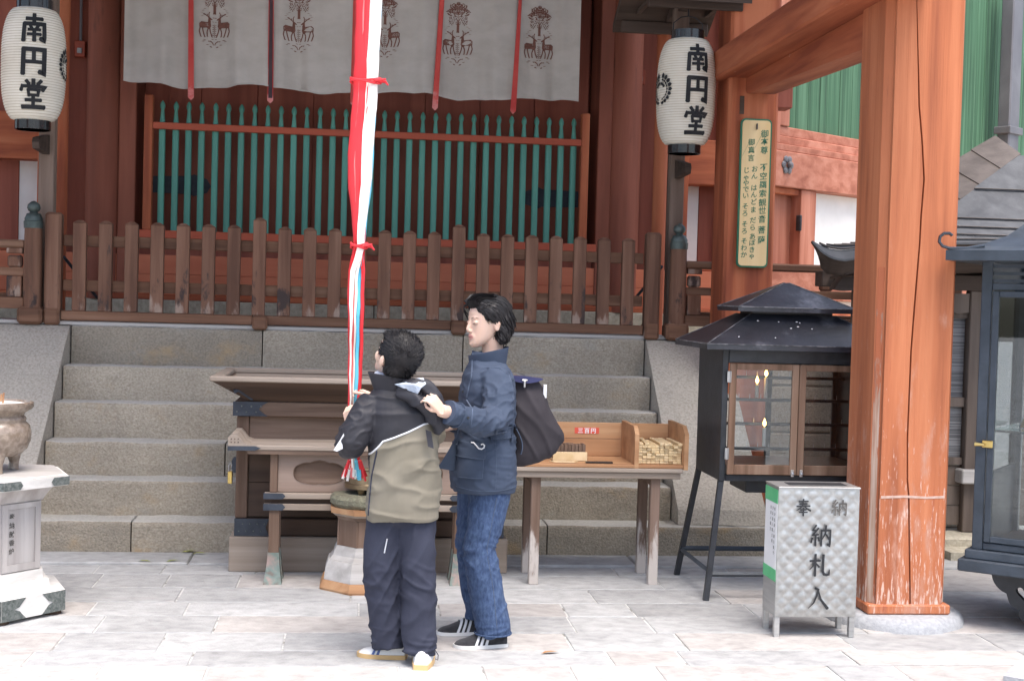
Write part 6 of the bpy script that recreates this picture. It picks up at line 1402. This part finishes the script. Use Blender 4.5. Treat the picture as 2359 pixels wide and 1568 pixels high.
b = MB(); b.prism([(2.58, 1.178), (2.58, 1.198), (2.65, 1.196), (2.725, 1.188), (2.70, 1.176), (2.66, 1.168), (2.62, 1.17)], 'y', -2.026, -1.93); obj('blue_lining', b, M['bagblue'], bg, angle=60)
b = MB(); b.box(2.632, 2.642, -2.042, -2.034, 1.150, 1.182, c=.002); b.box(2.624, 2.65, -2.04, -2.034, 1.178, 1.186, c=.002); obj('metal_clip', b, M['chrome'], bg)
b = MB(); b.box(2.728, 2.744, -2.0, -1.985, 1.100, 1.162, c=.002); obj('white_tag', b, M['pipe_white'], bg)
b = MB(); b.tube([(2.60, -1.90, 1.18), (2.56, -1.86, 1.235), (2.49, -1.84, 1.285), (2.42, -1.85, 1.23), (2.40, -1.89, 1.10), (2.50, -1.84, 1.0), (2.60, -1.90, 1.05)], (.004, .016), 6); obj('strap', b, M['bagcloth'], bg)

# ------------------------------------------------------------------ the boy
by = thing('person', 'boy seen from behind in black and khaki jacket, looking up and gripping the bell rope', 'person', (2.08, -2.38, 0))
b = MB(); BC = Vector((2.046, -2.415, 1.292))
BM = Matrix.Translation(BC) @ Matrix.Rotation(R(217), 4, 'Z') @ Matrix.Rotation(R(-28), 4, 'X'); BR = BM.to_3x3()      # faces away and a little left, tipped back
def kb(bb, c, r, n=16): bb.ball(BM @ Vector(c), r, M=BR, n=n)
face_loft(b, BM, .98)
for s in (1, -1): kb(b, (s * .074, .012, -.012), (.010, .016, .028)); kb(b, (s * .085, .018, -.006), (.007, .014, .023)); kb(b, (s * .036, -.046, -.024), (.028, .028, .03)); kb(b, (s * .03, -.066, .004), (.015, .01, .009)); kb(b, (s * .009, -.083, -.03), (.008, .008, .006))
kb(b, (0, -.055, .03), (.05, .03, .03)); kb(b, (0, -.088, -.022), (.010, .014, .014)); kb(b, (0, -.074, -.05), (.02, .01, .010))
b.tube([(2.044, -2.40, 1.26), (2.043, -2.39, 1.20), (2.05, -2.39, 1.12)], [.046, .046, .06], 16)
b.loft([ringz(2.08, -2.38, z, rx, ry, 24) for z, rx, ry in ((.66, .10, .08), (.75, .11, .085), (.95, .115, .085), (1.08, .12, .08), (1.14, .08, .06))])
limb(b, [(1.955, -2.40, 1.10), (1.862, -2.43, .925), (1.862, -2.30, .985), (1.862, -2.25, 1.0)], [.036, .030, .024, .022]); limb(b, [(2.18, -2.40, 1.08), (2.20, -2.28, .98), (2.03, -2.20, 1.06), (1.985, -2.185, 1.085)], [.036, .03, .024, .022])
hand(b, (1.866, -2.262, .985), (-.25, .25, .93), (-.80, -.55, .05), .74, bends=(.75, .8, .6), thumb_in=.4); hand(b, (1.965, -2.20, 1.095), (-.90, .30, .30), (.15, .75, .5), .74, right=True, bends=(.5, .95, .8), thumb_in=.2)
b.tube([(1.955, -2.222, 1.105), (1.925, -2.236, 1.118), (1.895, -2.236, 1.124), (1.872, -2.232, 1.126)], [.011, .0095, .0085, .0065], 8)
limb(b, [(2.02, -2.37, .60), (2.01, -2.36, .34), (2.045, -2.33, .07)], [.065, .048, .034]); limb(b, [(2.145, -2.39, .60), (2.16, -2.40, .34), (2.18, -2.43, .07)], [.065, .048, .034])
bodyb = skin_obj('body', clay(b, .0032, 4), M['skin'], by)
# cropped hair growing from the whorl
b = MB(); kb(b, (0, .022, .036), (.083, .095, .088), 24); kb(b, (0, .044, -.018), (.074, .058, .064), 18); kb(b, (0, -.03, .072), (.062, .05, .036), 16)
hm2 = clay(b, .005, 4, disp=lambda p, n: .0015 * fold(p, 70, 70, 70)); ht_ = bvh(hm2)
hb_ = skin_obj('hair', hm2, M['hair'], by)
q = random.Random(5); b = MB(); wh = (BM @ Vector((0, .022, .036))); WD = Vector((.02, -.95, -.30)).normalized()
ua = WD.cross(Vector((0, 0, 1))).normalized(); ub = ua.cross(WD)
for i in range(3600):
    th = math.acos(1 - q.random() * 1.35); ph = q.uniform(0, 6.283); D = (WD * math.cos(th) + (ua * math.cos(ph) + ub * math.sin(ph)) * math.sin(th)).normalized()
    h = ht_.ray_cast(wh + D * .3, -D)
    if h[0] is None: continue
    p, n = h[0], h[1]; fl = (D - WD * D.dot(WD)); fl = (fl - n * fl.dot(n)); fl = fl.normalized() if fl.length > 1e-4 else ua
    sw = n.cross(fl); fl = (fl + sw * (.45 - .25 * th) + Vector((q.uniform(-.25, .25), q.uniform(-.25, .25), q.uniform(-.25, .25)))).normalized(); ln = q.uniform(.016, .030)
    if th < .12 and q.random() < .7: continue
    hair_strand(b, [p - n * .002, p + fl * ln * .55 + n * (.0025 + q.uniform(0, .002)), p + fl * ln + n * (.0025 + q.uniform(-.003, .003))], q.uniform(.0007, .0012), 3)
obj('strands', b, M['hair'], hb_, angle=80)

# jacket: black yoke and sleeves, khaki below
b = MB()
b.loft([ringz(cx, -2.385, z, rx, ry, 36, 2.5, tilt=tl_) for z, cx, rx, ry, tl_ in ((.600, 2.092, .150, .115, .006), (.66, 2.093, .156, .122, .006), (.78, 2.096, .152, .125, .004), (.90, 2.092, .148, .125, 0), (1.0, 2.085, .150, .122, 0), (1.08, 2.072, .145, .110, -.004), (1.135, 2.060, .115, .088, -.006), (1.17, 2.045, .075, .065, 0))])
limb(b, [(1.965, -2.40, 1.10), (1.915, -2.425, 1.03), (1.872, -2.44, .935), (1.858, -2.36, .93), (1.864, -2.275, .985)], [.060, .066, .064, .058, .040], 20)
limb(b, [(2.16, -2.40, 1.08), (2.195, -2.38, 1.0), (2.205, -2.28, .965), (2.06, -2.215, 1.04), (2.0, -2.20, 1.07)], [.06, .06, .056, .05, .042], 20)
ZB = [(1.70, .80), (1.90, .838), (1.955, .893), (1.985, .925), (2.0, .945), (2.046, .962), (2.10, .985), (2.166, 1.018), (2.25, 1.03), (2.6, 1.03)]
def zb(x):
    for (xa, za), (xc, zc) in zip(ZB, ZB[1:]):
        if x <= xc: return za + (zc - za) * max(0, (x - xa)) / (xc - xa)
    return 1.03
def sleeve(p): return 1 if p.x < 1.948 and p.z > .80 else 0
def bj(p, n):
    s = max(0, min(1, (1.965 - p.x) / .04)); d = .002 * fold(p, 15, 15, 10)
    d += s * .0038 * ridge(Vector((p.x + p.z * .5, p.y, p.z - p.x * .4)), 16, 6, 24, 5)
    k = max(0, min(1, (1.03 - p.z) / .2)); wv = .05 * fold(p, 7, 7, 5, 4); d += (1 - s) * (.0075 * k * ridge(Vector((p.x + wv - p.z * .6, p.y, p.z * .45)), 9, 4, 5, 8) + .004 * ridge(Vector((p.x * .5 + wv, p.y, p.z)), 9, 5, 15, 3))
    if p.z < .64: d -= .008 * (.64 - p.z) / .04
    return d
bm2 = clay(b, .0055, 5, disp=bj); t2 = bvh(bm2)
bj_ = skin_obj('jacket', bm2, [M['jk_black'], M['jk_khaki']], by, lambda c, n: 1 if (c.z < zb(c.x) and not sleeve(c)) else 0)
L = [p + Vector((0, -.001, 0)) for p in drape_line(t2, [(1.895, .845), (1.955, .893), (1.985, .925), (2.0, .945), (2.046, .962), (2.10, .985), (2.166, 1.018), (2.20, 1.024)])]; b = MB(); b.tube(L, .0042, 6); obj('white_piping', b, M['pipe_white'], bj_)
L = drape_line(t2, [(1.976, .905), (1.958, .794), (1.952, .704), (1.948, .63)]); b = MB(); b.tube(L, .0038, 6); obj('dark_side_zip', b, M['trouser'], bj_)
b = MB(); b.grid(lambda u, v: (2.048 + (.078 + .028 * v + .012 * math.sin(u * 9)) * math.cos(R(-215 + 290 * u)), -2.395 + (.064 + .022 * v) * math.sin(R(-215 + 290 * u)), 1.145 + .062 * v + .016 * v * math.cos(R(-215 + 290 * u)) * -1), 40, 6, thick=(0, .006, .003)); obj('collar', b, M['jk_black'], bj_, angle=70)
b = MB()
for pth, r in (([(2.06, -2.475, 1.165), (2.13, -2.50, 1.185), (2.185, -2.495, 1.160), (2.225, -2.49, 1.09), (2.258, -2.475, 1.01)], [.020, .027, .030, .030, .024]), ([(2.05, -2.48, 1.14), (2.13, -2.51, 1.12), (2.20, -2.505, 1.06), (2.24, -2.485, .99)], [.018, .028, .034, .026])): limb(b, pth, r, 14)
hdm = clay(b, .006, 5, disp=lambda p, n: .005 * ridge(Vector((p.x + p.z, p.y, p.z - p.x)), 14, 8, 7, 2)); t3 = bvh(hdm); hd_ = skin_obj('hood', hdm, M['jk_black'], bj_)
b = MB(); tri = [(2.040, 1.182), (2.085, 1.192), (2.128, 1.208), (2.158, 1.212), (2.170, 1.188), (2.150, 1.172), (2.136, 1.146), (2.10, 1.158)]
cen = Vector((2.125, 1.184)); pts = []
for x, z in tri: pts.append(onto(t3, x, z, .004) or onto(t2, x, z, .02) or Vector((x, -2.50, z)))
cp = onto(t3, cen.x, cen.y, .006) or Vector((cen.x, -2.52, cen.y)); b.add([cp] + pts, [(0, i + 1, (i + 1) % 8 + 1) for i in range(8)]); obj('pale_lining', b, M['lining'], hd_, recalc=False, angle=10)
b = MB(); b.grid(lambda u, v: (2.172 + .024 * u + .012 * v, -2.528 + .004 * math.sin(v * 3), 1.0 - .07 * v - .008 * u), 2, 6, thick=(0, .004, 0)); obj('hood_strap', b, M['jk_black'], hd_)
b = MB(); b.prism([(1.798, .905), (1.824, .948), (1.838, .975), (1.842, .958), (1.834, .93), (1.836, .912), (1.812, .900)], 'y', -2.49, -2.482); obj('white_cuff_tab', b, M['pipe_white'], bj_)
b = MB(); b.tube([(1.99, -2.378, 1.195), (1.985, -2.39, 1.222)], [.03, .028], 12); obj('grey_undershirt', b, M['lining'], bj_)
# trousers
b = MB()
limb(b, [(2.03, -2.375, .66), (2.022, -2.375, .58), (2.012, -2.37, .44), (2.018, -2.36, .30), (2.034, -2.35, .18), (2.046, -2.345, .09), (2.048, -2.345, .055)], [.088, .084, .080, .076, .074, .072, .070], 22)
limb(b, [(2.135, -2.385, .66), (2.148, -2.39, .58), (2.158, -2.395, .44), (2.165, -2.405, .30), (2.172, -2.42, .18), (2.178, -2.43, .08), (2.178, -2.432, .045)], [.088, .084, .078, .075, .074, .071, .069], 22)
b.ball((2.085, -2.38, .64), (.135, .105, .08), n=18)
def bt_(p, n):
    h = max(0, 1 - (p.z - .04) / .13); k = max(0, 1 - abs(p.z - .33) / .14); return .002 * fold(p, 15, 15, 9) + .007 * h * ridge(p, 6, 6, 30, 2) + .005 * k * ridge(Vector((p.x, p.y, p.z + .4 * p.x)), 6, 6, 20, 5) + .004 * ridge(Vector((p.x, p.y, p.z * .7 - p.x)), 8, 8, 12, 9)
tm = clay(b, .006, 4, disp=bt_); t4 = bvh(tm); tr = skin_obj('trousers', tm, M['trouser'], by)
L = drape_line(t4, [(2.028, .535), (2.018, .475)]); b = MB(); b.tube(L, (.0055, .003), 6); obj('silver_zip', b, M['pipe_white'], tr)
b = MB(); b.tube([(2.24, -2.46, .07), (2.252, -2.48, .055), (2.25, -2.49, .035), (2.24, -2.485, .04)], .002, 5); obj('hem_cord', b, M['trouser'], tr)
BMt = (M['shoewhite'], M['gum'], M['shoeblue'])
shoe(by, (2.125, -2.335), R(166), .212, .088, .086, BMt, 'shoe', (.42, .52), .021); shoe(by, (2.178, -2.525), R(82), .20, .088, .082, BMt, 'shoe', None, .024)
